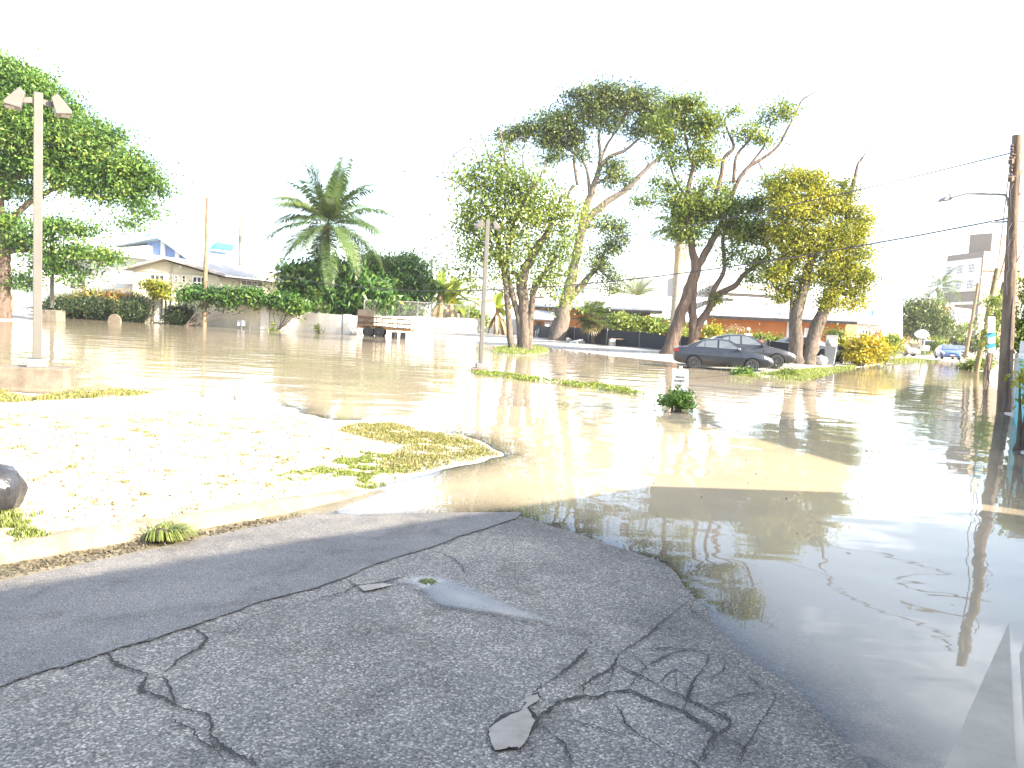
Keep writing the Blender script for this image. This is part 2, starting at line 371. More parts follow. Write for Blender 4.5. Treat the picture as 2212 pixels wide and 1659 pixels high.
def sandmat():
    m, t, b = nodes("sandy ground"); b.inputs['Roughness'].default_value = .95; b.inputs['Specular IOR Level'].default_value = .15
    co = objco(t); n = noise(t, .8, 8, .7, co); n2 = noise(t, 9, 6, .7, co); n3 = noise(t, 60, 3, .6, co)
    r = ramp(t, [(.3, (.30, .245, .175)), (.5, (.42, .37, .29)), (.75, (.50, .455, .385))]); t.links.new(n.outputs[0], r.inputs[0])
    g = ramp(t, [(.28, (.16, .15, .13)), (.5, (.30, .285, .26)), (.72, (.44, .42, .385))])
    a1 = t.nodes.new("ShaderNodeMath"); a1.operation = 'ADD'; a1.inputs[1].default_value = 0
    mixn = t.nodes.new("ShaderNodeMixRGB"); mixn.inputs[0].default_value = .5; t.links.new(n.outputs[0], mixn.inputs[1]); t.links.new(n2.outputs[0], mixn.inputs[2]); t.links.new(mixn.outputs[0], g.inputs[0])
    at = t.nodes.new("ShaderNodeAttribute"); at.attribute_name = 'sand'
    mx = t.nodes.new("ShaderNodeMixRGB"); t.links.new(at.outputs['Fac'], mx.inputs[0]); t.links.new(g.outputs[0], mx.inputs[1]); t.links.new(r.outputs[0], mx.inputs[2])
    sp = ramp(t, [(.30, (.45, .42, .38)), (.40, (1, 1, 1))]); t.links.new(n3.outputs[0], sp.inputs[0])
    ml = t.nodes.new("ShaderNodeMixRGB"); ml.blend_type = 'MULTIPLY'; ml.inputs[0].default_value = .8; t.links.new(mx.outputs[0], ml.inputs[1]); t.links.new(sp.outputs[0], ml.inputs[2])
    t.links.new(ml.outputs[0], b.inputs['Base Color']); bump(t, b, n2.outputs[0], .6, .03); return m
def asphmat(name, fine):
    m, t, b = nodes(name); co = objco(t)
    b.inputs['Specular IOR Level'].default_value = .35
    big = noise(t, .9, 6, .65, co); med = noise(t, 6, 5, .6, co)
    v = t.nodes.new("ShaderNodeTexVoronoi"); v.inputs['Scale'].default_value = 170 if fine else 105; t.links.new(co, v.inputs['Vector'])
    sep = t.nodes.new("ShaderNodeSeparateColor"); t.links.new(v.outputs['Color'], sep.inputs[0])
    if fine: chip = ramp(t, [(.0, (.114, .107, .10)), (.55, (.145, .137, .127)), (.85, (.187, .176, .16)), (1, (.27, .255, .23))])
    else: chip = ramp(t, [(.0, (.114, .104, .095)), (.38, (.15, .137, .124)), (.6, (.194, .178, .158)), (.85, (.28, .255, .215)), (1, (.42, .38, .31))])
    t.links.new(sep.outputs[0], chip.inputs[0])
    edge = ramp(t, [(.0, (1, 1, 1)), (.55, (.95, .95, .95)), (.8, (.42, .42, .44))]); md = t.nodes.new("ShaderNodeMath"); md.operation = 'MULTIPLY'; md.inputs[1].default_value = 1.15 if fine else 1.0
    t.links.new(v.outputs['Distance'], md.inputs[0]); t.links.new(md.outputs[0], edge.inputs[0])
    m1 = t.nodes.new("ShaderNodeMixRGB"); m1.blend_type = 'MULTIPLY'; m1.inputs[0].default_value = 1; t.links.new(chip.outputs[0], m1.inputs[1]); t.links.new(edge.outputs[0], m1.inputs[2])
    tone = ramp(t, [(.3, (.78, .78, .79)), (.5, (1.12, 1.12, 1.11)), (.68, (1.4, 1.38, 1.33))]); t.links.new(big.outputs[0], tone.inputs[0])
    m2 = t.nodes.new("ShaderNodeMixRGB"); m2.blend_type = 'MULTIPLY'; m2.inputs[0].default_value = .9; t.links.new(m1.outputs[0], m2.inputs[1]); t.links.new(tone.outputs[0], m2.inputs[2])
    tone2 = ramp(t, [(.3, (.68, .67, .66)), (.6, (1.1, 1.1, 1.1))]); t.links.new(med.outputs[0], tone2.inputs[0])
    m3 = t.nodes.new("ShaderNodeMixRGB"); m3.blend_type = 'MULTIPLY'; m3.inputs[0].default_value = .7; t.links.new(m2.outputs[0], m3.inputs[1]); t.links.new(tone2.outputs[0], m3.inputs[2])
    wa = t.nodes.new("ShaderNodeAttribute"); wa.attribute_name = 'wet'
    dk = t.nodes.new("ShaderNodeMixRGB"); dk.blend_type = 'MULTIPLY'; dk.inputs[2].default_value = (.62, .62, .63, 1); t.links.new(wa.outputs['Fac'], dk.inputs[0]); t.links.new(m3.outputs[0], dk.inputs[1])
    st = noise(t, 1.7, 4, .7, co, 1.2); sr = ramp(t, [(.50, (1.12, 1.11, 1.09)), (.66, (.74, .71, .67))]); t.links.new(st.outputs[0], sr.inputs[0])
    ds = t.nodes.new("ShaderNodeMixRGB"); ds.blend_type = 'MULTIPLY'; ds.inputs[0].default_value = .8; t.links.new(dk.outputs[0], ds.inputs[1]); t.links.new(sr.outputs[0], ds.inputs[2])
    t.links.new(ds.outputs[0], b.inputs['Base Color'])
    rr = t.nodes.new("ShaderNodeMapRange"); rr.inputs[1].default_value = .3; rr.inputs[2].default_value = .7; rr.inputs[3].default_value = .5; rr.inputs[4].default_value = .85; t.links.new(med.outputs[0], rr.inputs[0]); t.links.new(rr.outputs[0], b.inputs['Roughness'])
    inv = t.nodes.new("ShaderNodeMath"); inv.operation = 'MULTIPLY_ADD'; inv.inputs[1].default_value = -1.0; inv.inputs[2].default_value = 1; t.links.new(v.outputs['Distance'], inv.inputs[0])
    bump(t, b, inv.outputs[0], .55 if fine else .9, .004 if fine else .009); return m
def watermat(name, mud, k, ripple=True):
    m = bpy.data.materials.new(name); m.use_nodes = True; t = m.node_tree; t.nodes.remove(t.nodes["Principled BSDF"]); out = t.nodes["Material Output"]
    co = objco(t)
    mp = t.nodes.new("ShaderNodeMapping"); mp.inputs['Rotation'].default_value = (0, 0, radians(12)); mp.inputs['Scale'].default_value = (.22, .85, 1); t.links.new(co, mp.inputs[0])
    n1 = noise(t, 1.05, 1, .3, co, .4); n2 = noise(t, 1.15, 4, .5, mp.outputs[0], .3)
    at = t.nodes.new("ShaderNodeAttribute"); at.attribute_name = 'rip'
    mul = t.nodes.new("ShaderNodeMath"); mul.operation = 'MULTIPLY'; t.links.new(n2.outputs[0], mul.inputs[0]); t.links.new(at.outputs['Fac'], mul.inputs[1])
    m2_ = t.nodes.new("ShaderNodeMath"); m2_.operation = 'MULTIPLY'; m2_.inputs[1].default_value = 2.6; t.links.new(mul.outputs[0], m2_.inputs[0])
    ad = t.nodes.new("ShaderNodeMath"); ad.operation = 'MULTIPLY_ADD'; ad.inputs[1].default_value = 1.0; t.links.new(n1.outputs[0], ad.inputs[0]); t.links.new(m2_.outputs[0], ad.inputs[2])
    bp = t.nodes.new("ShaderNodeBump"); bp.inputs['Strength'].default_value = 1; bp.inputs['Distance'].default_value = .012; t.links.new(ad.outputs[0], bp.inputs['Height'])
    fr = t.nodes.new("ShaderNodeFresnel"); fr.inputs[0].default_value = 1.34; t.links.new(bp.outputs[0], fr.inputs[1])
    gl = t.nodes.new("ShaderNodeBsdfGlossy"); gl.inputs['Roughness'].default_value = .015; t.links.new(bp.outputs[0], gl.inputs['Normal'])
    df = t.nodes.new("ShaderNodeBsdfDiffuse"); nb = noise(t, .35, 5, .6, co); rc = ramp(t, [(.3, tuple(x*.88 for x in mud)), (.7, tuple(x*1.08 for x in mud))]); t.links.new(nb.outputs[0], rc.inputs[0]); t.links.new(rc.outputs[0], df.inputs[0])
    tr = t.nodes.new("ShaderNodeBsdfTransparent"); tr.inputs[0].default_value = (.80, .79, .77, 1)
    de = t.nodes.new("ShaderNodeAttribute"); de.attribute_name = 'depth'
    e = t.nodes.new("ShaderNodeMath"); e.operation = 'MULTIPLY'; e.inputs[1].default_value = -1/k; t.links.new(de.outputs['Fac'], e.inputs[0])
    ex = t.nodes.new("ShaderNodeMath"); ex.operation = 'EXPONENT'; ex.use_clamp = True; t.links.new(e.outputs[0], ex.inputs[0])
    mb = t.nodes.new("ShaderNodeMixShader"); t.links.new(ex.outputs[0], mb.inputs[0]); t.links.new(df.outputs[0], mb.inputs[1]); t.links.new(tr.outputs[0], mb.inputs[2])
    ms = t.nodes.new("ShaderNodeMixShader"); t.links.new(fr.outputs[0], ms.inputs[0]); t.links.new(mb.outputs[0], ms.inputs[1]); t.links.new(gl.outputs[0], ms.inputs[2]); t.links.new(ms.outputs[0], out.inputs[0])
    return m
sand_attr = np.clip(sdist(PP, lot)*3+1.2, 0, 1)
far_dry_street = np.clip((PP[:, 1]-62)/10, 0, 1)
sheet('ground', ~in_road & ~in_gut, HH, sandmat(), {'sand': np.maximum(sand_attr, .0)})
M_ASPH = asphmat("worn chip asphalt", False); M_FINE = asphmat("fine asphalt patch", True)
road = sheet('road', in_road, HH, M_ASPH, {'wet': np.clip(1.15-HH/.016+vnoise(PP, .25, 8)*.6, 0, 1)})
sheet('gutter', in_gut, np.where(HH > .002, HH, .001), mat("wet gutter silt", (.21, .175, .11), .55, c2=(.10, .088, .048), scale=5, stretch=(1, 1, 1), bmp=.5, bscale=25))
dep = -HH; rip = np.clip(.16+np.clip((PP[:, 1]-9)/22, 0, 1)*np.clip((10-PP[:, 0]+.12*PP[:, 1])/16, .12, 1)*.9, 0, 1.1)
wmask = (dep[FQ].max(1) > -.004) & (np.linalg.norm(FC, axis=1) < 130) & ~in_gut
M_WATER = watermat("muddy flood water", (.36, .30, .21), .014)
sheet('flood_water', wmask, np.zeros(len(PP)), M_WATER, {'depth': np.maximum(dep, 0), 'rip': rip})

# fine asphalt patch along the gutter, cracks, pothole, puddle: sheets a few millimetres proud of the road
def lift(px, py, dz): p = GH(px, py); return Vector((p.x, p.y, Hz(p.x, p.y)+dz))
def draped(name, pxpoly, dz, m, res=.12, attrs=None, parent=None, worldpoly=None):
    from mathutils.geometry import delaunay_2d_cdt
    poly = worldpoly or [GH(*q).xy for q in pxpoly]
    dens = []
    for i, a in enumerate(poly):
        b = poly[(i+1) % len(poly)]; n = max(1, int((b-a).length/res)); dens += [a.lerp(b, j/n) for j in range(n)]
    P = np.array([tuple(q) for q in dens]); lo, hi = P.min(0), P.max(0)
    gx, gy = np.meshgrid(np.arange(lo[0], hi[0], res), np.arange(lo[1], hi[1], res)); q = np.column_stack([gx.ravel(), gy.ravel()])
    q = q[sdist(q, P) > res*.4]; allp = [Vector(p) for p in dens]+[Vector(p) for p in q]
    vs, es, fs, *_ = delaunay_2d_cdt(allp, [], [list(range(len(dens)))], 1, 1e-6)
    V = np.array([tuple(v) for v in vs]); Z = H(V)+dz
    me = bpy.data.meshes.new(name); me.from_pydata([(a[0], a[1], z) for a, z in zip(V, Z)], [], [tuple(f) for f in fs])
    if attrs:
        for k, fn in attrs.items(): at = me.attributes.new(k, 'FLOAT', 'POINT'); at.data.foreach_set('value', fn(V, P).astype(np.float32))
    bm = bmesh.new(); bm.from_mesh(me); bmesh.ops.recalc_face_normals(bm, faces=bm.faces)
    if sum(f.normal.z for f in bm.faces) < 0: bmesh.ops.reverse_faces(bm, faces=bm.faces)
    bm.to_mesh(me); bm.free()
    return link(name, me, m, parent, True)
bound = [(0, 1486), (55, 1464), (131, 1443), (191, 1426), (232, 1412), (273, 1398), (342, 1379), (391, 1363), (465, 1338), (520, 1319), (553, 1303), (662, 1278), (744, 1251), (785, 1230), (854, 1206), (922, 1187), (963, 1173), (988, 1161), (1023, 1151), (1072, 1135), (1127, 1118)]
pe = [Vector(q) for q in asph_edge[1:]]; pe = [p+Vector((-.035, .026))+Vector((.6, .8))*((i % 2)*.01) for i, p in enumerate(pe)]
bw = [GH(*q).xy for q in bound]; r_ = random.Random(5); bd = []
for a, b in zip(bw[:-1], bw[1:]):
    for j in range(5): bd.append(a.lerp(b, j/5)+Vector((r_.uniform(-1, 1), r_.uniform(-1, 1)))*.010)
poly = [Vector((-4.6, 1.7))]+pe+[GH(760, 1113).xy, GH(850, 1110).xy, GH(1000, 1108).xy, GH(1127, 1108).xy]+bd[::-1]+[Vector((-3.4, 1.2))]
patch = draped('road_patch', None, .006, M_FINE, .1, worldpoly=poly); patch['kind'] = 'structure'
def crackmesh(lines, name, m, dz, parent):
    mb = MB(); r = random.Random(9)
    for wpx, pts in lines:
        P = [GH(*q).xy for q in pts]; D = []
        for a, b in zip(P[:-1], P[1:]):
            n = max(2, int((b-a).length/.011))
            for j in range(n): D.append(a.lerp(b, j/n)+Vector((r.gauss(0, 1), r.gauss(0, 1)))*.0036)
        D.append(P[-1]); N = len(D); wv = 1.0
        L_, R_ = [], []
        for i, p in enumerate(D):
            d = (D[min(i+1, N-1)]-D[max(i-1, 0)]).normalized(); s = Vector((-d.y, d.x)); wv = min(1.6, max(.3, wv+r.gauss(0, .13)+(1-wv)*.04))
            ww = wpx*p.length/FOC*.34*wv*(min(1, (i+1)/9, (N-i)/9))
            L_.append(p+s*ww*r.uniform(.45, 1.4)); R_.append(p-s*ww*r.uniform(.45, 1.4))
        Z = H([tuple(p) for p in D])+dz; k = len(mb.v)
        for i in range(N): mb.v += [(*L_[i], Z[i]), (*R_[i], Z[i])]
        for i in range(N-1): mb.f.append((k+2*i, k+2*i+1, k+2*i+3, k+2*i+2))
    return mb.build(name, m, parent)
CRK = [(8, [(232, 1412), (241, 1426), (260, 1441), (295, 1452), (320, 1458), (350, 1461)]), (7, [(350, 1460), (375, 1439), (391, 1423), (426, 1406), (448, 1382), (435, 1371), (421, 1361), (396, 1359)]), (4, [(448, 1381), (470, 1374), (506, 1365), (547, 1332), (608, 1319), (662, 1305), (701, 1292), (744, 1281), (769, 1267)]),
 (11, [(320, 1458), (303, 1495), (328, 1501), (355, 1510), (383, 1530), (410, 1538), (448, 1549), (457, 1565), (454, 1590), (470, 1606), (506, 1628), (560, 1659)]), (9, [(350, 1461), (362, 1480), (383, 1530)]), (7, [(375, 1542), (372, 1557), (391, 1570), (418, 1579), (429, 1600), (459, 1620), (481, 1639), (487, 1659)]), (9, [(457, 1595), (459, 1612), (481, 1632)]),
 (6, [(744, 1251), (755, 1258), (769, 1267), (788, 1266), (826, 1260), (881, 1246)]), (2.5, [(930, 1188), (955, 1198), (980, 1208), (996, 1222), (1007, 1244)]), (2.5, [(969, 1181), (977, 1167), (988, 1161)]),
 (8, [(1146, 1508), (1171, 1483), (1195, 1472), (1215, 1453), (1245, 1431), (1267, 1406), (1275, 1398)]), (5, [(1236, 1357), (1258, 1376), (1283, 1395), (1313, 1406), (1338, 1415), (1357, 1401), (1384, 1385), (1409, 1365), (1436, 1341), (1472, 1312), (1496, 1292)]),
 (9, [(1154, 1562), (1176, 1543), (1209, 1519), (1236, 1510), (1258, 1506), (1294, 1509), (1313, 1498), (1362, 1494), (1395, 1510), (1444, 1528), (1474, 1538), (1518, 1568), (1548, 1588), (1529, 1606), (1521, 1631), (1504, 1652)]), (7, [(1258, 1505), (1261, 1486), (1280, 1467), (1302, 1458), (1320, 1448), (1329, 1431), (1338, 1415)]),
 (7, [(1329, 1434), (1354, 1450), (1381, 1461), (1422, 1483), (1463, 1502), (1491, 1516), (1529, 1534), (1586, 1565)]), (5, [(1395, 1442), (1428, 1426), (1455, 1412), (1491, 1404), (1532, 1420), (1526, 1437), (1502, 1467), (1494, 1488), (1485, 1513), (1477, 1538)]), (7, [(1305, 1513), (1338, 1535), (1351, 1562), (1370, 1584), (1422, 1614), (1477, 1642), (1504, 1652), (1515, 1680)]),
 (7, [(1160, 1562), (1193, 1590), (1217, 1609), (1228, 1636), (1242, 1659)]), (5, [(1548, 1590), (1570, 1579), (1584, 1568)]), (4, [(1529, 1534), (1548, 1521), (1590, 1516)]), (5, [(1313, 1498), (1316, 1480), (1319, 1467), (1329, 1436)]), (4, [(1286, 1570), (1316, 1580), (1338, 1590), (1370, 1584)]), (3, [(1458, 1499), (1461, 1472), (1452, 1450)]), (3, [(1455, 1423), (1504, 1445), (1543, 1464), (1556, 1455), (1573, 1453)]),
 (3, [(1489, 1304), (1498, 1335)]), (3, [(1481, 1313), (1524, 1335)]), (4.5, [(1376, 1405), (1430, 1402), (1489, 1405), (1559, 1413), (1594, 1440), (1629, 1474), (1655, 1500)]), (6, [(1489, 1518), (1542, 1527), (1594, 1505), (1646, 1496)]), (6, [(1481, 1544), (1520, 1562), (1550, 1588), (1581, 1566), (1559, 1540), (1529, 1534)]), (6, [(1550, 1588), (1533, 1631), (1507, 1653)]), (5, [(1550, 1588), (1611, 1618), (1594, 1657)]), (5, [(1681, 1500), (1655, 1545), (1629, 1588), (1590, 1649)]), (4, [(1568, 1431), (1563, 1452), (1542, 1466), (1537, 1479)]), (4.5, [(1193, 1557), (1240, 1562), (1280, 1570), (1341, 1596)]), (4, [(1581, 1566), (1620, 1552), (1640, 1530)]), (4, [(1422, 1483), (1440, 1460), (1461, 1448), (1498, 1474)]),
 (4, [(1381, 1461), (1395, 1442), (1375, 1425), (1357, 1401)]), (5, [(1478, 1520), (1488, 1490), (1506, 1462)]), (4, [(1362, 1494), (1368, 1476), (1381, 1461)]), (3, [(1532, 1420), (1565, 1425), (1572, 1440)]), (4, [(1140, 1600), (1150, 1630), (1135, 1655)]), (3, [(620, 1470), (650, 1482), (690, 1478)]), (2, [(1440, 1330), (1480, 1348)]), (2, [(1405, 1265), (1440, 1275), (1470, 1288)])]
M_CRK = mat("crack dirt", (.042, .039, .034), .95, var=.5, scale=30)
crackmesh(CRK, 'crack', M_CRK, .008, road)
crackmesh([(2.4, bound[:9]), (1.6, bound[8:15]), (2.2, bound[14:])], 'patch_seam', M_CRK, .009, road)
M_PALE = mat("pothole silt", (.31, .265, .215), .5, scale=14, c2=(.20, .165, .13), bmp=.2, bscale=40)
hole = [(1127, 1540), (1146, 1508), (1160, 1505), (1165, 1516), (1138, 1535), (1154, 1562), (1146, 1584), (1135, 1606), (1122, 1622), (1100, 1620), (1067, 1628), (1056, 1592), (1059, 1576), (1094, 1554)]
hw = [GH(*q).xy for q in hole]; cen_ = sum(hw, Vector((0, 0)))/len(hw)
def rough(poly, n, amp, seed):
    r = random.Random(seed); o = []
    for i, a in enumerate(poly):
        b = poly[(i+1) % len(poly)]
        for j in range(n): o.append(a.lerp(b, j/n)+Vector((r.uniform(-1, 1), r.uniform(-1, 1)))*amp)
    return o
draped('pothole_edge', None, .0095, M_CRK, .05, parent=road, worldpoly=rough([c+(c-cen_).normalized()*(.022 if (c-cen_).y > 0 else .004) for c in hw], 4, .006, 2))
draped('pothole_fill', None, .0125, M_PALE, .05, parent=road, worldpoly=rough(hw, 4, .004, 3))
draped('pothole_fill', None, .0125, M_PALE, .05, parent=road, worldpoly=rough([GH(*q).xy for q in [(776, 1270), (800, 1266), (826, 1264), (850, 1267), (820, 1275), (785, 1281)]], 4, .004, 3))
M_PUD = watermat("puddle water", (.27, .25, .215), .012)
pt = M_PUD.node_tree; po = pt.nodes["Material Output"]; ps = po.inputs[0].links[0].from_socket; pa = pt.nodes.new("ShaderNodeAttribute"); pa.attribute_name = 'depth'
pm_ = pt.nodes.new("ShaderNodeMapRange"); pm_.inputs[1].default_value = 0; pm_.inputs[2].default_value = .0055; pt.links.new(pa.outputs['Fac'], pm_.inputs[0])
pq = pt.nodes.new("ShaderNodeBsdfTransparent"); px_ = pt.nodes.new("ShaderNodeMixShader"); pt.links.new(pm_.outputs[0], px_.inputs[0]); pt.links.new(pq.outputs[0], px_.inputs[1]); pt.links.new(ps, px_.inputs[2]); pt.links.new(px_.outputs[0], po.inputs[0])
pud = [(826, 1263), (881, 1246), (936, 1245), (990, 1256), (1045, 1278), (1113, 1305), (1176, 1333), (1236, 1357), (1190, 1356), (1094, 1341), (985, 1325), (935, 1318), (905, 1295), (890, 1266)]
ud = [GH(*q).xy for q in chaikin(pud+[pud[0]])[:-1]]
pu = draped('puddle', None, .0105, M_PUD, .05, worldpoly=rough(ud, 1, .012, 4), attrs={'depth': lambda V, P: np.clip(sdist(V, P)-.01, 0, .2)*.09, 'rip': lambda V, P: np.zeros(len(V))}); pu['kind'] = 'structure'

# kerb: a worn concrete edging between the sandy lot and the gutter
kb = MB(); kl = [(-400, 1290), (-150, 1243), (0, 1217), (150, 1190), (300, 1164), (450, 1138), (605, 1110), (700, 1088), (800, 1062)]
kp = [G(*q).xy for q in kl]; D = []; r_ = random.Random(4)
for a, b in zip(kp[:-1], kp[1:]):
    n = max(2, int((b-a).length/.06)); D += [a.lerp(b, j/n) for j in range(n)]
N = len(D); prof = [(-.20, .0), (-.19, .085), (-.05, .10), (-.005, .075), (.03, .02), (.045, -.05)]
for i, p in enumerate(D):
    d = (D[min(i+1, N-1)]-D[max(i-1, 0)]).normalized(); s = Vector((d.y, -d.x)); z0 = -.01; fade = 1-.75*max(0, (i-N*.72)/(N*.28))
    for u, z in prof:
        q = p+s*(u+r_.gauss(0, .010)); kb.v.append((q.x, q.y, z0+(z+r_.gauss(0, .008))*fade))
for i in range(N-1):
    for j in range(5): kb.f.append((i*6+j, i*6+j+1, (i+1)*6+j+1, (i+1)*6+j))
tag(kb.build('kerb', mat("worn kerb concrete", (.30, .245, .175), .9, c2=(.15, .12, .08), scale=6, bmp=.8, bscale=30), smooth=True), kind='structure')
# pavement slabs by the wall, raised so their dry edge imitates a reflection edge
l0, l1 = Vector((1.78, 2.9)), Vector((2.29, 3.54)); ln = Vector(((l1-l0).y, -(l1-l0).x)).normalized()
def slab(o0, o1, name, m, zoff=0):
    mb = MB(); b0 = Vector((1.70, 2.80)); d = Vector((.53, .848)); s = Vector((.848, -.53)); K = 60
    for i in range(K+1):
        c = b0+d*(-2.4+12.5*i/K)
        for o in (o0, o1):
            q = c+s*o; z = max(-.12, min(.03, ((q-l0).dot(ln)-.01)*.06)); mb.v.append((q.x, q.y, z+zoff))
        for o in (o0, o1): q = c+s*o; mb.v.append((q.x, q.y, -.3))
    for i in range(K):
        k = 4*i; mb.f += [(k, k+1, k+5, k+4), (k+1, k+3, k+7, k+5), (k+2, k, k+4, k+6)]
    mb.f += [(0, 2, 3, 1), (4*K, 4*K+1, 4*K+3, 4*K+2)]
    return tag(mb.build(name, m), kind='structure')
M_SLAB = mat("damp concrete slab", (.33, .29, .23), .8, scale=3, c2=(.24, .21, .165), bmp=.25, bscale=60)
slab(0, .245, 'pavement', M_SLAB); slab(.285, .62, 'pavement', M_SLAB, -.006)

# ------------------------------------------------------------------ shared colours
WHITE = mat("white painted render", (.60, .59, .57), .7, var=.05, scale=.6, bmp=.05)
CREAM = mat("cream render", (.54, .495, .38), .75, var=.06, scale=.5)
GLASS = mat("dark window glass", (.045, .05, .055), .08, var=.2, spec=.6)
FRAME = mat("white window frame", (.72, .71, .68), .5, var=.05)
CONC = mat("weathered concrete", (.19, .165, .13), .9, c2=(.09, .07, .052), scale=3, bmp=.4, bscale=30)
STEEL = mat("galvanised steel", (.20, .20, .20), .45, .3, var=.12, scale=3)
BLACKM = mat("black painted metal", (.03, .03, .032), .5)
Zv = Vector((0, 0, 1))

def window(root, LL, LR, h, nx, ny, fm=FRAME, gm=GLASS, t=.07, dp=.06):
    u = LR-LL; u.z = 0; wd = u.length; u.normalize(); n = u.cross(Zv); LL = Vector(LL)
    if n.dot(Vector((0, 0, EYE))-LL) < 0: n = -n
    mb = MB(); P = LL+n*.004
    mb.obox(P, u*wd, Zv*t, n*dp); mb.obox(P+Zv*(h-t), u*wd, Zv*t, n*dp)
    for i in range(nx+1): mb.obox(P+u*((wd-t)*i/nx)+Zv*t, u*t, Zv*(h-2*t), n*(dp if i in (0, nx) else dp-.01))
    for j in range(1, ny): mb.obox(P+Zv*(h*j/ny-t*.4)+u*t, u*(wd-2*t), Zv*t*.7, n*(dp-.016))
    f = mb.build('window', fm, root); MB().obox(P+u*t*.5+Zv*t*.5+n*.003, u*(wd-t), Zv*(h-t), n*.02).build('pane', gm, f)
    return f
def winpx(root, x0, y0, x1, y1, P, n, nx=2, ny=2, **k):
    a, b, c = onplane(x0, y1, P, n), onplane(x1, y1, P, n), onplane(x0, y0, P, n); b.z = a.z
    return window(root, a, b, c.z-a.z, nx, ny, **k)
def slabroof(root, a, b, vec, th, m, name='roof'):
    d = Vector((0, 0, -th)); return MB().prism([a, b, b+d, a+d], vec).build(name, m, root)

# building behind the viewer and an added block beside: both shade the near road
tt, nn = Vector((.77, .64, 0)).normalized(), Vector((-.64, .77, 0)).normalized()
def tn(t, n, z=0): return tt*t+nn*n+Zv*z
bh = thing('roadside_building', 'low roadside building behind the viewer whose roof edge shades the near road', 'building', tn(-3, -4))
def caster(p, hgt): q = Vector((p[0], p[1], 0))+SUN_AZ*(hgt/tan(SUN_EL)); return q     # roof point whose shadow falls on p
e1, e2, e3 = caster((-2.72, 4.06), 3.6), caster((1.45, 7.79), 3.6), caster((3.62, 8.02), 3.6); ed = (e2-e1).normalized(); e0 = e1-ed*18; en = Vector((ed.y, -ed.x, 0))
fpt = [e0, e2, e3, e3+en*9, e0+en*11]
MB().prism([p-Zv*.2 for p in fpt], (0, 0, 3.55)).build('wall', WHITE, bh)
cen0 = sum(fpt, Vector((0, 0, 0)))/5
MB().prism([p+Zv*3.35 for p in fpt], (0, 0, .25)).build('roof', CONC, bh)
b2 = thing('shade_block', 'unseen two storey block added beyond the teal wall to shade the street', 'building', tn(20, -5))  # added block, plan shaped so its shadow covers the street water
f1a, f1, f2, f2b = caster((4.15, 8.25), 5.1), caster((4.45, 9.5), 5.1), caster((3.3, 13.9), 5.1), caster((6.6, 15.6), 5.1); f3 = f2b+Vector((.53, .848, 0))*18; fn = Vector((.848, -.53, 0))
fpt = [f1a, f1, f2, f2b, f3, f3+fn*9, f1a+fn*9]
MB().prism(fpt, (0, 0, 4.95)).build('wall', CREAM, b2); MB().prism([p+Zv*4.95 for p in fpt], (0, 0, .15)).build('roof', CONC, b2)

# ------------------------------------------------------------------ left: cream house, neighbours, walls
TIN = mat("sun bleached roof sheet", (.36, .33, .30), .6, c2=(.28, .25, .225), scale=.8, stretch=(1, .2, 1))
hv = Vector((4.6, 13, 0)); Y1 = 66.4
h = thing('cream_house', 'single storey cream house with a low gable roof behind the vine hedge', 'house', A(380, 690, Y1))
MB().prism([A(287, 692, Y1), A(472, 700, Y1), A(472, 598, Y1), A(354, 562, Y1), A(287, 583, Y1)], hv).build('wall', CREAM, h)
ra, rl, rr = A(354, 554, Y1-.7), A(262, 578, Y1-.7), A(486, 592.5, Y1-.7)
slabroof(h, ra, rl, hv*1.1, .20, TIN); slabroof(h, ra+Vector((.01, 0, .003)), rr, hv*1.1, .20, TIN)
MB().beam(rr+Vector((.06, 0, -.12)), rr+hv*1.1+Vector((.06, 0, -.12)), .12, .16).build('gutter_board', FRAME, h)
gp, gn = A(354, 600, Y1), Vector((0, -1, 0)); sp_, sn_ = A(472, 640, Y1), Vector((13, -4.6, 0)).normalized()
winpx(h, 324, 592, 355, 628, gp, gn, 3, 3); winpx(h, 377, 594.5, 384, 609, gp, gn, 1, 2, t=.06); winpx(h, 393, 595, 401.5, 610, gp, gn, 1, 2, t=.06); winpx(h, 416, 597, 444, 622, gp, gn, 3, 2)
winpx(h, 518, 603, 566, 627, sp_, sn_, 4, 2)
MB().beam(A(291, 584, Y1-.04), A(470, 595, Y1-.04), .05).beam(A(372, 560, Y1-.05), A(372, 660, Y1-.05), .08).build('trim_pipe', mat("cream trim", (.45, .42, .34), .7), h)
MB().box(A(390, 577, Y1-.1), (.22, .12, .22)).build('wall_lamp', FRAME, h)

b = thing('white_house', 'white rendered house with balcony rail behind the left hedges', 'house', A(240, 680, 80))
Pw = A(200, 690, 80)
MB().prism([A(90, 690, 80), A(292, 690, 80), A(292, 545, 80), A(90, 530, 80)], (3, 14, 0)).build('wall', WHITE, b)
slabroof(b, A(80, 530, 78.6), A(312, 552, 78.6), (3, 16, 0), .3, mat("white sheet roof", (.74, .74, .73), .5))
MB().prism([A(255, 596, 78.5), A(318, 599, 78.5), A(318, 615, 78.5), A(255, 612, 78.5)], (.2, 1.4, 0)).build('balcony_panel', mat("grey green louvre", (.30, .34, .30), .7, stretch=(14, 14, 1), scale=2), b)
rm = MB()
for i in range(13): rm.beam(A(165+12.5*i, 650, 76), A(165+12.5*i, 622+.6*i, 76), .05)
rm.beam(A(165, 622, 76), A(315, 629, 76), .07); rm.beam(A(165, 636, 76), A(315, 642, 76), .05); rm.build('railing', STEEL, b)
winpx(b, 262, 635, 290, 652, A(200, 650, 80), Vector((0, -1, 0)), 4, 2); winpx(b, 150, 600, 180, 625, A(200, 650, 80), Vector((0, -1, 0)), 2, 2)

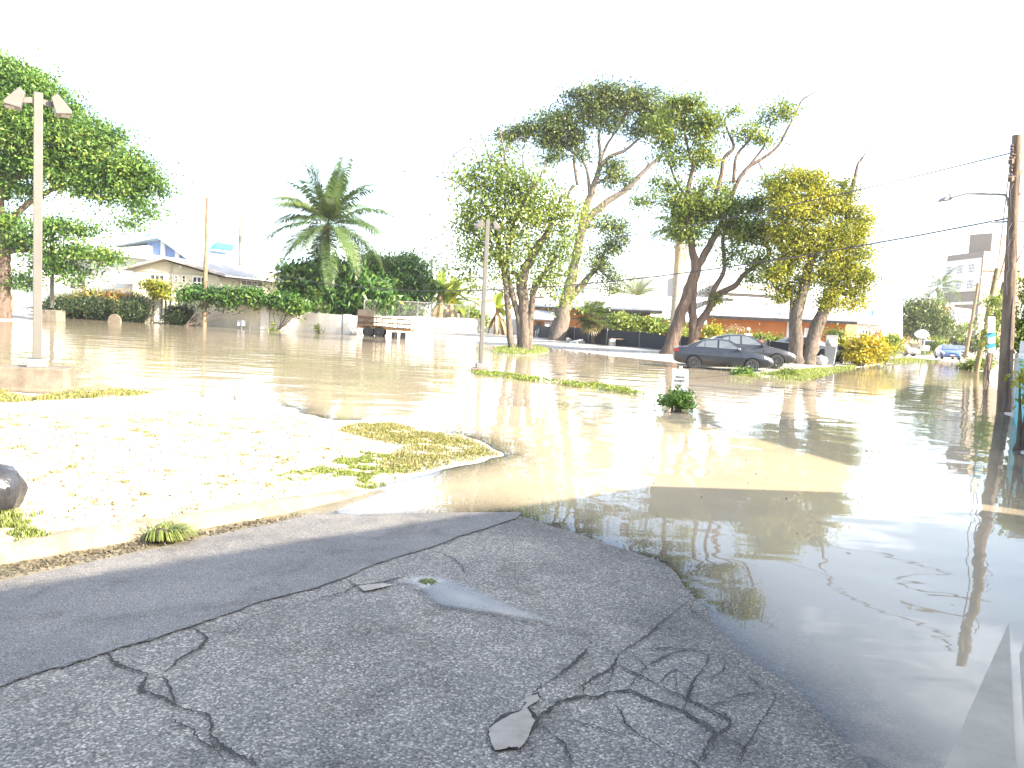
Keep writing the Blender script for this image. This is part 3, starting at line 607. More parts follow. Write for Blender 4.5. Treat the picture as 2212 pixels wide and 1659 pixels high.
bb = thing('blue_gabled_hall', 'large white building with pale blue gable and turquoise roof fins far behind the cream house', 'building', A(360, 690, 118))
PBL = mat("pale blue wall", (.17, .25, .46), .7, var=.05); TURQ = mat("turquoise roof sheet", (.035, .24, .36), .5, var=.08); PW = mat("pale blue roof", (.33, .45, .54), .5, var=.05)
MB().prism([A(318, 690, 118), A(470, 700, 118), A(470, 600, 118), A(405, 558, 118), A(345, 512, 118), A(318, 520, 118)], (16, 34, 0)).build('wall', PBL, bb)
slabroof(bb, A(340, 506, 116.5), A(412, 558, 116.5), (17, 36, 0), .5, PW); slabroof(bb, A(340, 506, 116.4), A(240, 525, 116.4), (17, 36, 0), .5, PW)
MB().prism([A(200, 690, 117), A(318, 690, 117), A(318, 530, 117), A(200, 540, 117)], (8, 20, 0)).build('annex_wall', WHITE, bb)
for x, y, s in ((305, 514, 18), (386, 525, 18), (459, 532, 9)):
    q = MB().prism([A(x-s*.85, y+5, 122), A(x+s*.9, y-9, 122), A(x+s*.62, y+5, 122)], (1.5, 3.5, 0)).build('roof_fin', TURQ, bb)
    MB().prism([A(x-s*.5, y+6, 122), A(x+s*.5, y+6, 122), A(x+s*.5, y+10, 122), A(x-s*.5, y+10, 122)], (1.5, 3, 0)).build('vent_louvre', mat("plain grey louvre", (.20, .19, .18), .8), q)  # grey louvre strip under each fin
for x in (353, 384): MB().beam(A(x, 520, 117.8), A(x, 565, 117.8), .6).build('fascia_post', WHITE, bb)

def wallseg(name, label, pts, hts, th, m, cat='wall', base=-.3):
    """wall along base points (world xy) with top heights"""
    mb = MB(); root = thing(name, label, cat, (pts[0][0], pts[0][1], 0))
    for (a, b, h0, h1) in zip(pts[:-1], pts[1:], hts[:-1], hts[1:]):
        a, b = Vector((*a, 0)), Vector((*b, 0)); d = (b-a).normalized(); n = Vector((-d.y, d.x, 0))*th
        mb.hexa([a+Zv*base, b+Zv*base, b+n+Zv*base, a+n+Zv*base, a+Zv*h0, b+Zv*h1, b+n+Zv*h1, a+n+Zv*h0])
    mb.build('wall_panel', m, root); return root
OLDW = mat("stained boundary render", (.62, .56, .45), .9, c2=(.43, .38, .30), scale=.7, bmp=.2, stretch=(1, 1, .5))
WHW = mat("whitewashed wall", (.56, .54, .50), .85, c2=(.34, .315, .28), scale=.9, bmp=.2, stretch=(1, 1, .45))
q0, q1, q2, q3, q4 = A(408, 706, 61.2).xy, A(565, 713, 58.2).xy, A(752, 722, 59.6).xy, A(900, 724, 66).xy, A(1035, 720, 76).xy
wallseg('boundary_wall', 'stained beige boundary wall under the vine hedge behind the leaning pole', [q0, q1], [2.05, 2.05], .2, OLDW)
r = thing('gate_pillar', 'square whitish wall pillar where beige wall meets white wall', 'pillar', (q1.x, q1.y, 0)); MB().box((q1.x+.25, q1.y+.05, .85), (.62, .4, 2.3)).build('pillar_shaft', WHW, r); MB().box((q1.x+.25, q1.y+.05, 2.05), (.72, .5, .1)).build('pillar_cap', WHW, r)
wallseg('boundary_wall', 'bright whitewashed boundary wall left of the trailer', [(q1.x+.57, q1.y+.1), q2], [1.62, 1.42], .2, WHW)
wallseg('boundary_wall', 'whitewashed boundary wall behind the trailer under chain link fence', [(q2.x+.02, q2.y+.05), q3, q4], [1.40, 1.62, 1.75], .2, WHW)
r = thing('wall_post', 'white wall end post beside the trailer', 'post', (q2.x, q2.y, 0)); MB().box((q2.x-.1, q2.y-.02, .6), (.55, .35, 1.8)).build('post_shaft', WHW, r)
# chain link fence over the white wall
cf = thing('chain_link_fence', 'chain link fence on top of the white wall before the mango trees', 'fence', (*q2, 1.4))
def meshmat():
    m, t, bsd = nodes("chain link mesh"); co = objco(t); mp = t.nodes.new("ShaderNodeMapping"); mp.inputs['Rotation'].default_value = (0, radians(45), 0); t.links.new(co, mp.inputs[0])
    ck = t.nodes.new("ShaderNodeTexBrick"); ck.offset = 0; ck.inputs['Scale'].default_value = 14; ck.inputs['Mortar Size'].default_value = .018; ck.inputs['Brick Width'].default_value = .5; ck.inputs['Row Height'].default_value = .5
    sw = t.nodes.new("ShaderNodeSeparateXYZ"); cb = t.nodes.new("ShaderNodeCombineXYZ"); t.links.new(mp.outputs[0], sw.inputs[0]); t.links.new(sw.outputs[0], cb.inputs[0]); t.links.new(sw.outputs[2], cb.inputs[1]); t.links.new(cb.outputs[0], ck.inputs[0])
    tr = t.nodes.new("ShaderNodeBsdfTransparent"); ms = t.nodes.new("ShaderNodeMixShader"); bsd.inputs['Base Color'].default_value = (.2, .2, .2, 1)
    t.links.new(ck.outputs['Fac'], ms.inputs[0]); t.links.new(tr.outputs[0], ms.inputs[1]); t.links.new(bsd.outputs[0], ms.inputs[2]); t.links.new(ms.outputs[0], t.nodes["Material Output"].inputs[0]); return m
fpts = [Vector((*q2.lerp(q3, f), 1.42+.2*f)) for f in (.2, .6, 1)]+[Vector((*q3.lerp(q4, f), 1.62+.1*f)) for f in (.4, .8)]
mb = MB()
for a in fpts[:]: MB().tube([a, a+Zv*1.25], .035, 6).build('fence_post', STEEL, cf)
for a, b_ in zip(fpts[:-1], fpts[1:]): mb.tube([a+Zv*1.25, b_+Zv*1.25], .028, 6)
mb.build('top_rail', STEEL, cf); mb = MB()
for a, b_ in zip(fpts[:-1], fpts[1:]): mb.poly([a+Zv*.03, b_+Zv*.03, b_+Zv*1.22, a+Zv*1.22])
mb.build('wire_mesh', meshmat(), cf)
# gate
g = thing('garden_gate', 'black metal framed garden gate with white board infill', 'gate', G(365, 698)); Yg = 61.6
gm = MB()
for x in (330, 358, 368, 402): gm.beam(A(x, 700, Yg), A(x, 641+(x-330)*.03, Yg), .12)
for y in (643, 697): gm.beam(A(330, y, Yg), A(402, y+2.5, Yg), .09)
gm.beam(A(349, 690, Yg), A(349, 646, Yg), .06); gm.build('gate_frame', BLACKM, g)
MB().prism([A(332, 695, Yg+.06), A(352, 696, Yg+.06), A(352, 646, Yg+.06), A(332, 645, Yg+.06)], (0, .05, 0)).build('board_panel', mat("white slats", (.62, .61, .57), .7, scale=5, stretch=(.1, .1, 5)), g)
MB().prism([A(369, 697, Yg+.06), A(400, 698, Yg+.06), A(400, 648, Yg+.06), A(369, 647, Yg+.06)], (0, .05, 0)).build('board_panel', mat("beige slats", (.46, .43, .36), .7, scale=5, stretch=(.1, .1, 5)), g)
r = thing('gate_pillar', 'cream gate pillar between round dark hedge and garden gate', 'pillar', G(322, 697)); MB().prism([A(312, 699, 61.5), A(329, 700, 61.5), A(329, 646, 61.5), A(312, 645, 61.5)], (0, .5, 0)).build('pillar_shaft', mat("cream pillar render", (.48, .44, .34), .85), r)
wallseg('boundary_wall', 'low cream wall hidden behind the long left hedge', [A(100, 690, 66).xy, A(316, 697, 62).xy], [2.0, 2.0], .2, OLDW)
# stone marker, meter box
r = thing('stone_marker', 'round topped white stone marker standing in the flood by the left hedge', 'stone marker', G(246, 696)); g0 = G(246, 696)
mb = MB(); k = g0.y/FOC; W_ = 14*k
mb.prism([g0+Vector((-W_, 0, -.2))]+[g0+Vector((-W_*cos(a), 0, .05+W_*1.05*sin(a)+.05)) for a in np.linspace(0, pi, 13)]+[g0+Vector((W_, 0, -.2))], (0, .22, 0)); mb.build('stone_face', CONC, r, bevel=.03)
r = thing('meter_box', 'small grey meter box on pipes against the beige wall', 'meter box', G(520, 711)); Ym = 58.0
MB().prism([A(513, 704, Ym), A(527, 704, Ym), A(527, 692, Ym), A(513, 692, Ym)], (0, .25, 0)).build('box_body', mat("meter grey", (.35, .37, .42), .5), r); MB().beam(A(522, 712, Ym-.05), A(522, 692, Ym-.05), .06).build('pipe', STEEL, r); MB().beam(A(540, 713, Ym), A(540, 698, Ym), .05).build('pipe', STEEL, r)

# ------------------------------------------------------------------ centre: orange house, fence, far blocks
ORNG = mat("orange render", (.46, .16, .045), .8, var=.08, scale=.8); WROOF = mat("white sheet roof", (.55, .55, .55), .5, var=.05); DARKT = mat("dark fascia", (.09, .075, .065), .7)
oh = thing('orange_house', 'orange bungalow with bright white roof behind the black mesh fence', 'house', A(1600, 740, 66))
def facade(x0, y0, x1, y1, Ya, Yb, ztop0, ztop1, dep, m, root, name='wall'):
    a, b_ = A(x0, y0, Ya), A(x1, y1, Yb); a.z = b_.z = 0; ta, tb = A(x0, ztop0, Ya), A(x1, ztop1, Yb); top = (ta.z+tb.z)/2
    d = (b_-a).normalized(); n = Vector((-d.y, d.x, 0))*dep
    return MB().hexa([a, b_, b_+n, a+n, a+Zv*top, b_+Zv*top, b_+n+Zv*top, a+n+Zv*top]).build(name, m, root), a, b_, top, d, Vector((d.y, -d.x, 0))
_, oa, ob, ot, od, on_ = facade(1500, 740, 1822, 760, 68, 62, 680, 698, 9, ORNG, oh)
def eave(root, a, b_, top, over, dep, rise, th, m, n, name='roof'):
    f0, f1 = a+n*over+Zv*top, b_+n*over+Zv*top; bk = n*(-dep)
    MB().hexa([f0, f1, f1+bk+Zv*rise, f0+bk+Zv*rise, f0+Zv*th, f1+Zv*th, f1+bk+Zv*(rise+th), f0+bk+Zv*(rise+th)]).build(name, m, root)
eave(oh, oa-od*.6, ob+od*.9, ot, .7, 7, 1.25, .14, WROOF, on_)
MB().obox(oa-od*.6+on_*.705+Zv*(ot-.18), od*((ob-oa).length+1.5), Zv*.24, on_*.04).build('fascia_board', DARKT, oh)
for x0, y0, x1, y1 in ((1432, 690, 1528, 703), (1690, 684, 1772, 702)):     # lean-to awnings
    a, b_ = A(x0, y0, 64.5), A(x1, y1, 62.6); MB().hexa([a, b_, b_+Vector((.4, 2.6, .75)), a+Vector((.4, 2.6, .75)), a+Zv*.12, b_+Zv*.12, b_+Vector((.4, 2.6, .87)), a+Vector((.4, 2.6, .87))]).build('awning', WROOF, oh)
    MB().beam(b_-Zv*2.3, b_, .1).build('awning_post', FRAME, oh)
Pn = onplane(1700, 720, oa, on_)
winpx(oh, 1713, 712, 1731, 728, oa, on_, 2, 2, fm=mat("brown frame", (.16, .10, .06), .6)); MB().obox(onplane(1698, 735, oa, on_)+on_*.01, od*.45, Zv*1.9, on_*.06).build('door_pillar', WHITE, oh)
winpx(oh, 1736, 708, 1750, 735, oa, on_, 1, 1, gm=WHITE)
dh = thing('dark_fronted_house', 'long white roofed house with dark screened front and orange end walls', 'house', A(1300, 735, 74))
DSC = mat("dark louvred screen", (.075, .075, .08), .6, c2=(.035, .035, .04), scale=6, stretch=(6, 6, .3))
_, da, db, dt, dd_, dn = facade(1148, 735, 1432, 745, 80, 70, 664, 671, 9, ORNG, dh)
MB().obox(onplane(1292, 742, da, dn)+dn*.02, dd_*((onplane(1428, 742, da, dn)-onplane(1292, 742, da, dn)).length), Zv*(dt-.1), dn*.1).build('screen_panel', DSC, dh)
MB().obox(onplane(1398, 742, da, dn)+dn*.13, dd_*.45, Zv*(dt-.6), dn*.2).build('orange_pier', ORNG, dh)
eave(dh, da-dd_*.8, db+dd_*.6, dt, .9, 8, 1.5, .22, WROOF, dn); MB().obox(da-dd_*.8+dn*.905+Zv*(dt-.2), dd_*((db-da).length+1.4), Zv*.22, dn*.03).build('fascia_board', DARKT, dh)
a, b_ = A(1150, 690, 76.5), A(1196, 693, 75.5); MB().hexa([a, b_, b_+Vector((.3, 2, .9)), a+Vector((.3, 2, .9)), a+Zv*.1, b_+Zv*.1, b_+Vector((.3, 2, 1)), a+Vector((.3, 2, 1))]).build('awning', mat("striped awning", (.55, .57, .60), .5, c2=(.30, .32, .36), scale=3, stretch=(5, .2, .2)), dh)
winpx(dh, 1176, 695, 1192, 715, da, dn, 1, 2, gm=WHITE); winpx(dh, 1158, 694, 1168, 716, da, dn, 1, 1, fm=mat("brown frame", (.16, .10, .06), .6))
for i, x in enumerate((1270, 1320)):
    q = MB().prism([A(x-20, 662, 78), A(x+20, 664, 78), A(x+20, 648, 78), A(x-20, 647, 78)], (.5, 2, 0)).build('roof_box', WHITE if i == 0 else mat("grey roof tank", (.55, .56, .57), .6), dh)
a, b_ = A(1405, 684, 69), A(1450, 694, 67); MB().hexa([a, b_, b_+Vector((.4, 2.2, .5)), a+Vector((.4, 2.2, .5)), a+Zv*.1, b_+Zv*.1, b_+Vector((.4, 2.2, .6)), a+Vector((.4, 2.2, .6))]).build('awning', WROOF, dh)

# pale blocks far behind the trees
bl = thing('pale_block', 'pale multi storey hotel block seen between the tree trunks', 'building', A(1580, 700, 170)); PALE = mat("pale block render", (.33, .29, .25), .8, var=.06)
MB().prism([A(1470, 690, 170), A(1545, 695, 170), A(1545, 594, 170), A(1470, 590, 170)], (2, 25, 0)).build('wall', PALE, bl); MB().prism([A(1548, 697, 160), A(1690, 705, 160), A(1690, 622, 160), A(1548, 612, 160)], (2, 20, 0)).build('wall', mat("grey beige render", (.25, .22, .195), .8, var=.06), bl)
for i in range(3):
    for j in range(4): winpx(bl, 1500+i*14, 606+j*16, 1507+i*14, 614+j*16, A(1500, 640, 169.95), Vector((0, -1, 0)), 1, 1, t=.15)
for j in range(4): MB().prism([A(1560, 632+j*12, 159.9), A(1686, 639+j*12, 159.9), A(1686, 634+j*12, 159.9), A(1560, 627+j*12, 159.9)], (0, -1.2, 0)).build('balcony', WHITE, bl)
wb = thing('white_block', 'two storey white building with small dark windows above the orange house', 'building', A(1650, 740, 88))
MB().prism([A(1588, 742, 88), A(1745, 750, 88), A(1745, 652, 88), A(1588, 642, 88)], (3, 12, 0)).build('wall', WHITE, wb)
for x in (1653, 1709): winpx(wb, x-(9 if x < 1700 else 5), 664, x+(10 if x < 1700 else 4), 674, A(1650, 660, 87.98), Vector((0, -1, 0)), 3 if x < 1700 else 2, 2, t=.08)
MB().prism([A(1545, 742, 92), A(1586, 744, 92), A(1586, 656, 92), A(1545, 652, 92)], (1, 8, 0)).build('pink_annex', mat("pink render", (.62, .34, .30), .8), wb)
tb = thing('turquoise_trimmed_house', 'white house with turquoise panels behind the multi stemmed tree', 'house', A(1190, 700, 95))
MB().prism([A(1000, 735, 95), A(1320, 740, 95), A(1320, 628, 95), A(1180, 610, 95), A(1000, 655, 95)], (2, 14, 0)).build('wall', WHITE, tb)
for x in (1205, 1262): MB().prism([A(x, 660, 94.9), A(x+12, 660, 94.9), A(x+12, 622, 94.9), A(x, 622, 94.9)], (0, -.1, 0)).build('turquoise_panel', mat("turquoise paint", (.22, .58, .66), .6), tb)
MB().prism([A(1000, 660, 94), A(1180, 614, 94), A(1180, 610, 94), A(1000, 655, 94)], (2, 15, 0)).build('roof', WROOF, tb)
gl_ = thing('garden_wall', 'low white garden wall behind the banana plants', 'wall', A(1040, 720, 86)); MB().prism([A(980, 728, 84), A(1150, 735, 84), A(1150, 690, 84), A(980, 684, 84)], (.2, .3, 0)).build('wall_panel', WHITE, gl_)

# black shade cloth fence
bf = thing('mesh_fence', 'black shade cloth fence on steel posts before the orange house', 'fence', GH(1300, 742))
fp = []
for x, yb, yt in ((1150, 727, 702), (1240, 738, 707), (1310, 745, 711), (1380, 750, 717), (1468, 758, 726), (1560, 765, 731), (1660, 770, 736), (1760, 778, 744)):
    Yf = G(x, yb, .3).y; q = A(x, yb, Yf); t_ = A(x, yt, Yf); fp.append((Vector((q.x, q.y, .12)), t_.z))
mb = MB()
for (a, za), (b_, zb) in zip(fp[:-1], fp[1:]):
    for k in range(6):
        p, q = a.lerp(b_, k/6), a.lerp(b_, (k+1)/6); sg = lambda f: -.05*sin(pi*f)
        z0, z1 = za+(zb-za)*k/6+sg(k/6), za+(zb-za)*(k+1)/6+sg((k+1)/6); of = Vector((0, .05, 0))
        mb.hexa([p+Zv*.02, q+Zv*.02, q+of+Zv*.02, p+of+Zv*.02, Vector((p.x, p.y, z0)), Vector((q.x, q.y, z1)), Vector((q.x, q.y, z1))+of, Vector((p.x, p.y, z0))+of])
mb.build('shade_cloth', mat("black shade cloth", (.028, .03, .036), .75, c2=(.018, .02, .025), scale=3, stretch=(.6, .6, 5)), bf)
for a, za in fp: MB().tube([a+Vector((0, -.06, -.1)), Vector((a.x, a.y-.06, za+.08))], .035, 6).build('fence_post', STEEL, bf)

# ------------------------------------------------------------------ right: hotel, white houses, teal wall
HT = mat("hotel tan render", (.20, .155, .118), .8, var=.05); HC = mat("hotel cream render", (.66, .60, .48), .8, var=.04)
ho = thing('hotel_tower', 'tall tan and cream hotel with ribbon windows at the right end of the street', 'building', A(2110, 740, 190))
c0, c1, c2 = A(2110, 700, 186), A(2032, 700, 200), A(2200, 700, 194)
for c_ in (c0, c1, c2): c_.z = 0
zt = A(2110, 541, 186).z; zm = A(2110, 628, 186).z
ul, ur = (c0-c1).normalized(), (c2-c0).normalized(); nl = Vector((ul.y, -ul.x, 0)); nr = Vector((ur.y, -ur.x, 0))
MB().prism([c1, c0, c2, c2*1.12, c1*1.12], (0, 0, zt)).build('wall', HT, ho)
Lw = (c0-c1).length
MB().obox(c1+nl*.02+Zv*zm, ul*(Lw-.4), Zv*(zt-zm-1.6), nl*.5).build('cream_band', HC, ho)
for k in range(4): MB().obox(c1+nl*.02+Zv*(zm-3.2*(k+1)), ul*(Lw-.6), Zv*.7, nl*.35).build('cream_band', HC, ho)
for fl in range(2):
    for x in range(3): p = c1+ul*(1.0+x*(Lw*.31))+nl*.53+Zv*(zt-5.1-fl*3.9); window(ho, p, p+ul*2.2, 2.3, 4, 3, t=.14)
for fl in range(8):
    for x in (1.2, 4.2): p = c0+ur*x+nr*.02+Zv*(zt-3.6-fl*2.7); window(ho, p, p+ur*.95, 1.0, 1, 1, fm=HT, t=.12)
tw = A(2150, 506, 190).z
MB().prism([c0+ur*3.4+nr*(-.5), c0+ur*9.2+nr*(-.5), c0+ur*9.2+nr*(-6), c0+ur*3.4+nr*(-6)], (0, 0, tw)).build('stair_tower', HT, ho)
p = c0+ur*4.5-nr*.48+Zv*(tw-4); window(ho, p, p+ur*1.0, 1.1, 1, 1, fm=HT, t=.12)

wh = thing('white_villa', 'white two storey house with grey window frames beyond the yellow tree', 'house', A(1880, 760, 92))
MB().prism([A(1838, 770, 78), A(1905, 772, 78), A(1905, 695, 78), A(1838, 690, 78)], (5, 9, 0)).build('wall', WHITE, wh); MB().prism([A(1868, 770, 100), A(1950, 772, 100), A(1950, 640, 100), A(1868, 634, 100)], (5, 12, 0)).build('upper_wall', WHITE, wh)
winpx(wh, 1859, 712, 1881, 733, A(1860, 720, 77.97), Vector((0, -1, 0)), 3, 1, t=.1); winpx(wh, 1897, 672, 1904, 680, A(1900, 660, 99.95), Vector((0, -1, 0)), 1, 2, t=.1); winpx(wh, 1915, 674, 1922, 682, A(1900, 660, 99.95), Vector((0, -1, 0)), 1, 2, t=.1)
MB().prism([A(1883, 682, 99.8), A(1892, 682, 99.8), A(1890, 669, 99.8), A(1881, 670, 99.8)], (0, -.6, 0)).build('blue_shutter', mat("blue awning", (.15, .42, .60), .5), wh)
slabroof(wh, A(1832, 691, 77.2), A(1912, 697, 77.2), (5, 10, 0), .25, WROOF)
ph = thing('pergola_house', 'pale house with dark slatted pergola roof left of the big dark tree', 'house', A(1960, 760, 108))
MB().prism([A(1945, 772, 108), A(2010, 774, 108), A(2010, 688, 108), A(1945, 684, 108)], (4, 10, 0)).build('wall', mat("pale peach render", (.66, .50, .40), .8), ph); MB().prism([A(1940, 690, 107), A(2005, 694, 107), A(2005, 686, 107), A(1940, 682, 107)], (4, 11, 0)).build('roof', WROOF, ph)
winpx(ph, 1960, 696, 1975, 712, A(1960, 700, 107.95), Vector((0, -1, 0)), 1, 1, t=.12)
pm = MB()
for i in range(7): pm.beam(A(1949+i*5, 667+i*2.0-(3 if i < 2 else 0), 107), A(1953+i*5, 676+i*2.0, 107), .22)
pm.beam(A(1947, 663, 107), A(1968, 668, 107), .35); pm.beam(A(1968, 668, 107), A(1992, 679, 107), .5); pm.build('pergola', DARKT, ph)
ah = thing('salmon_house', 'salmon walled house with bright white end wall behind the coconut palm', 'house', A(2060, 760, 128))
SAL = mat("salmon render", (.66, .33, .24), .8); MB().prism([A(2012, 772, 128), A(2062, 775, 128), A(2062, 660, 128), A(2012, 655, 128)], (3, 12, 0)).build('wall', SAL, ah); MB().prism([A(2063, 772, 124), A(2098, 774, 124), A(2098, 668, 124), A(2063, 664, 124)], (3, 12, 0)).build('white_wall', WHITE, ah)

TEAL = mat("teal painted wall", (.10, .50, .52), .6, c2=(.07, .40, .43), scale=1.2, bmp=.1)
def wl(t0, t1, off=0):   # the right-hand wall line
    b0, d, s = Vector((8.2, 12.3)), Vector((.53, .848)), Vector((.848, -.53)); return [tuple(b0+d*t0+s*off), tuple(b0+d*t1+s*off)]
r = wallseg('teal_wall', 'teal painted garden wall with white coping at the right edge', wl(0, 6.6, .05), [1.42, 1.42], -.18, TEAL)
a, b_ = [Vector((*q, 0)) for q in wl(0, 6.6, .0)]; MB().obox(a+Zv*1.425, b_-a, Zv*.08, Vector((.848, -.53, 0))*.28).build('coping', WHITE, r)
a = wl(6.85, 6.85, .15)[0]; r = thing('wall_pillar', 'slim white pillar at the end of the teal wall', 'pillar', (*a, 0)); MB().box((*a, .75), (.26, .26, 2.1), radians(-32)).build('pillar_shaft', WHITE, r)
wallseg('grey_wall', 'grey concrete street wall beyond the big timber pole', wl(9.5, 19, .15), [1.45, 1.45], -.2, mat("grey street wall", (.42, .40, .36), .85, c2=(.30, .28, .25), scale=1, bmp=.2))
a = Vector((*wl(11, 11, .5)[0], 0)); r = thing('sign_board', 'white sign board with turquoise fish shapes behind the timber pole', 'sign', a)
MB().beam(a, a+Zv*3.1, .08).build('sign_post', STEEL, r); pn = A(2152, 690, a.y-.1)
MB().prism([A(2136, 762, a.y-.1), A(2150, 764, a.y-.1), A(2150, 684, a.y-.1), A(2136, 683, a.y-.1)], (0, .06, 0)).build('board', WHITE, r)
for y in (724, 747):
    f = MB(); f.prism([A(2132, y+2, a.y-.2), A(2138, y-5, a.y-.2), A(2150, y-6, a.y-.2), A(2152, y+1, a.y-.2), A(2143, y+5, a.y-.2), A(2134, y+6, a.y-.2)], (0, .05, 0)); f.build('fish_shape', TURQ, r)

# ------------------------------------------------------------------ lamp posts, poles, wires
POLEM = mat("bronze grey lamp paint", (.092, .087, .079), .5, var=.08, scale=3); HEADM = mat("lamp head paint", (.095, .086, .078), .45, var=.08); LENS = mat("lamp lens", (.20, .19, .17), .2)
def lamp(label, base, ht, pole_w, zb, blk, rz, hs, group='square lamp posts on concrete blocks', brz=0, plate=True):
    r = thing('lamp_post', label, 'lamp post', base, 0, group); b = Vector(base)
    MB().box(b+Zv*((zb-.25)/2), (blk[0], blk[1], zb+.25), brz).build('base_block', CONC, r, bevel=.03)
    if plate: MB().box(b+Zv*(zb+.07), (pole_w*2.3, pole_w*2.3, .14), rz).build('base_plate', STEEL, r, bevel=.01)
    MB().box(b+Zv*(zb+.14+(ht-zb-.14)/2), (pole_w, pole_w, ht-zb-.14), rz).build('pole', POLEM, r, bevel=.012)
    t = b+Zv*(ht-.14)
    for sg in (-1, 1):
        u = Vector((cos(rz), sin(rz), 0))*sg; v = Vector((-u.y, u.x, 0))
        MB().beam(t+u*pole_w*.5, t+u*hs*.55-Zv*.03, .07, .09).build('arm', POLEM, r)
        pr = [(.44, .16), (.66, .36), (1.20, -.26), (1.19, -.38), (.62, -.46)]
        hd = MB().prism([t+u*hs*p+Zv*hs*q-v*hs*.42 for p, q in pr], v*hs*.84).build('lamp_head', HEADM, r, bevel=.012)
        MB().prism([t+u*hs*.58-Zv*hs*.425-v*hs*.34, t+u*hs*1.14-Zv*hs*.405-v*hs*.34, t+u*hs*1.14-Zv*hs*.42-v*hs*.34, t+u*hs*.58-Zv*hs*.44-v*hs*.34], v*hs*.68).build('lens', LENS, hd)
    return r
g0 = GH(80, 838); lt = A(74, 200, g0.y).z
lamp('large near lamp post with twin heads on a pale concrete block at the left edge', (g0.x, g0.y, 0), lt, .14, .36, (1.05, .55), radians(32), .42, brz=radians(14))
g0 = G(1037, 803); lamp('middle lamp post with a small half sunk block before the multi stemmed tree', (g0.x, g0.y, 0), A(1054, 474, g0.y).z, .12, .13, (.55, .45), radians(12), .32)
g0 = G(112, 691, .1); lamp('farthest lamp post on a square block in front of the left hedge', (g0.x, g0.y, 0), A(113, 489, g0.y).z, .19, .75, (1.25, 1.0), radians(8), .42, plate=False)

WOOD = barkmat("weathered pole timber", (.26, .20, .15), (.11, .08, .055)); WOODP = barkmat("pale pole timber", (.27, .20, .13), (.14, .10, .06))
def pole(name, label, b, t, r0, r1, m=WOOD, group=None):
    r = thing(name, label, 'utility pole', b, 0, group); b, t = Vector(b), Vector(t); n = 12
    MB().tube([b-Zv*.4]+[b.lerp(t, i/n) for i in range(n+1)], [r0]+[r0+(r1-r0)*i/n for i in range(n+1)], 12).build('shaft', m, r, smooth=True); return r
g0 = G(441, 706); P1 = A(448, 427, g0.y+.3); pole('utility_pole', 'bare leaning timber pole before the cream house', g0, P1, .17, .12, WOODP)
g0 = A(518, 650, 105); g0.z = 0; r = pole('utility_pole', 'distant thin pole rising behind the cream house roof', g0, A(519, 470, 105), .20, .14, WOOD)
MB().beam(A(519, 512, 104.8), A(526, 508, 104.8), .12).beam(A(522, 508, 104.7), A(522, 520, 104.7), .25).build('bracket', STEEL, r)
gR = G(2168, 889); tR = A(2197, 292, gR.y-.1); r = pole('utility_pole', 'tall near timber pole with street light arm standing in the flood on the right', gR, tR, .165, .105)
at = lambda f: gR.lerp(tR, f)
def px_on(px, py, dy=0): return A(px, py, gR.y+dy)
cb = MB(); cb.beam(px_on(2182, 350, -.3), px_on(2206, 333, .5), .09, .11); cb.beam(px_on(2181, 388, -.3), px_on(2206, 372, .4), .09, .11); cb.build('crossarm', WOOD, r)
ib = MB()
for x, y in ((2183, 343), (2190, 338), (2184, 382), (2192, 378), (2184, 365), (2186, 318), (2186, 330)):
    ib.lathe([(.02, -.08), (.05, -.05), (.03, 0), (.055, .03), (.02, .08)], 8, px_on(x, y, -.15))
ib.build('insulator', mat("brown porcelain", (.10, .07, .06), .25), r, smooth=True)
MB().tube([px_on(2178, 446), px_on(2177, 432), px_on(2172, 421), px_on(2150, 419), px_on(2086, 418), px_on(2054, 427)], .03, 8).build('light_arm', STEEL, r, smooth=True)
lh = MB().prism([px_on(2037, 434), px_on(2060, 431), px_on(2056, 424), px_on(2046, 423), px_on(2040, 428)], (0, .28, 0)).build('street_light_head', mat("street light grey", (.16, .165, .17), .4), r, bevel=.02)
MB().box(px_on(2052, 421, .12), (.05, .05, .06)).build('photocell', mat("photocell", (.12, .15, .16), .4), lh)
MB().tube([px_on(2141, 480), px_on(2225, 477.5)], .022, 8).build('stay_bar', STEEL, r); MB().tube([px_on(2174, 880, -.2), px_on(2184, 700, -.18), px_on(2202, 400, -.12), px_on(2203, 330, -.12)], .018, 6).build('cable_duct', mat("dark cable", (.06, .05, .06), .6), r)
mb = MB()
for k, (f, s) in enumerate(((.86, 1), (.8, -1), (.66, -1), (.62, 1), (.6, -1), (.5, -1))):
    c = at(f); mb.tube([c+Vector((.1*s, -.1, .2)), c+Vector((.22*s, -.18, .0)), c+Vector((.17*s, -.15, -.25)), c+Vector((.10*s, -.1, -.5))], .012, 5)
mb.build('loose_cable', mat("dark cable", (.06, .05, .06), .6), r)
MB().tube([px_on(2178, 905, .9), px_on(2185, 640, .9)], .06, 10).build('white_conduit', WHITE, r)
g0 = G(2109, 800, .1); tp = A(2154, 580, g0.y); r = pole('utility_pole', 'leaning mossy pole with long street light arm before the hotel', g0, tp, .17, .13, barkmat("mossy timber", (.24, .20, .11), (.12, .10, .05)))
MB().tube([A(2146, 613, g0.y), A(2130, 604, g0.y), A(2108, 596, g0.y)], .03, 6).build('light_arm', STEEL, r); MB().box(A(2102, 595, g0.y), (.5, .2, .12)).build('street_light_head', WHITE, r)
MB().beam(A(2124, 586, g0.y), A(2172, 587, g0.y), .09).build('crossarm', WOOD, r); MB().box(A(2118, 703, g0.y-.3), (.3, .25, .45)).build('notice_box', WHITE, r)
g0 = G(2085, 774, .3); r = pole('utility_pole', 'straight thin pole farther down the street left of the mossy pole', g0, A(2113, 612, g0.y), .2, .15, WOODP); MB().beam(A(2100, 618, g0.y), A(2114, 614, g0.y), .12).build('crossarm', WOOD, r)
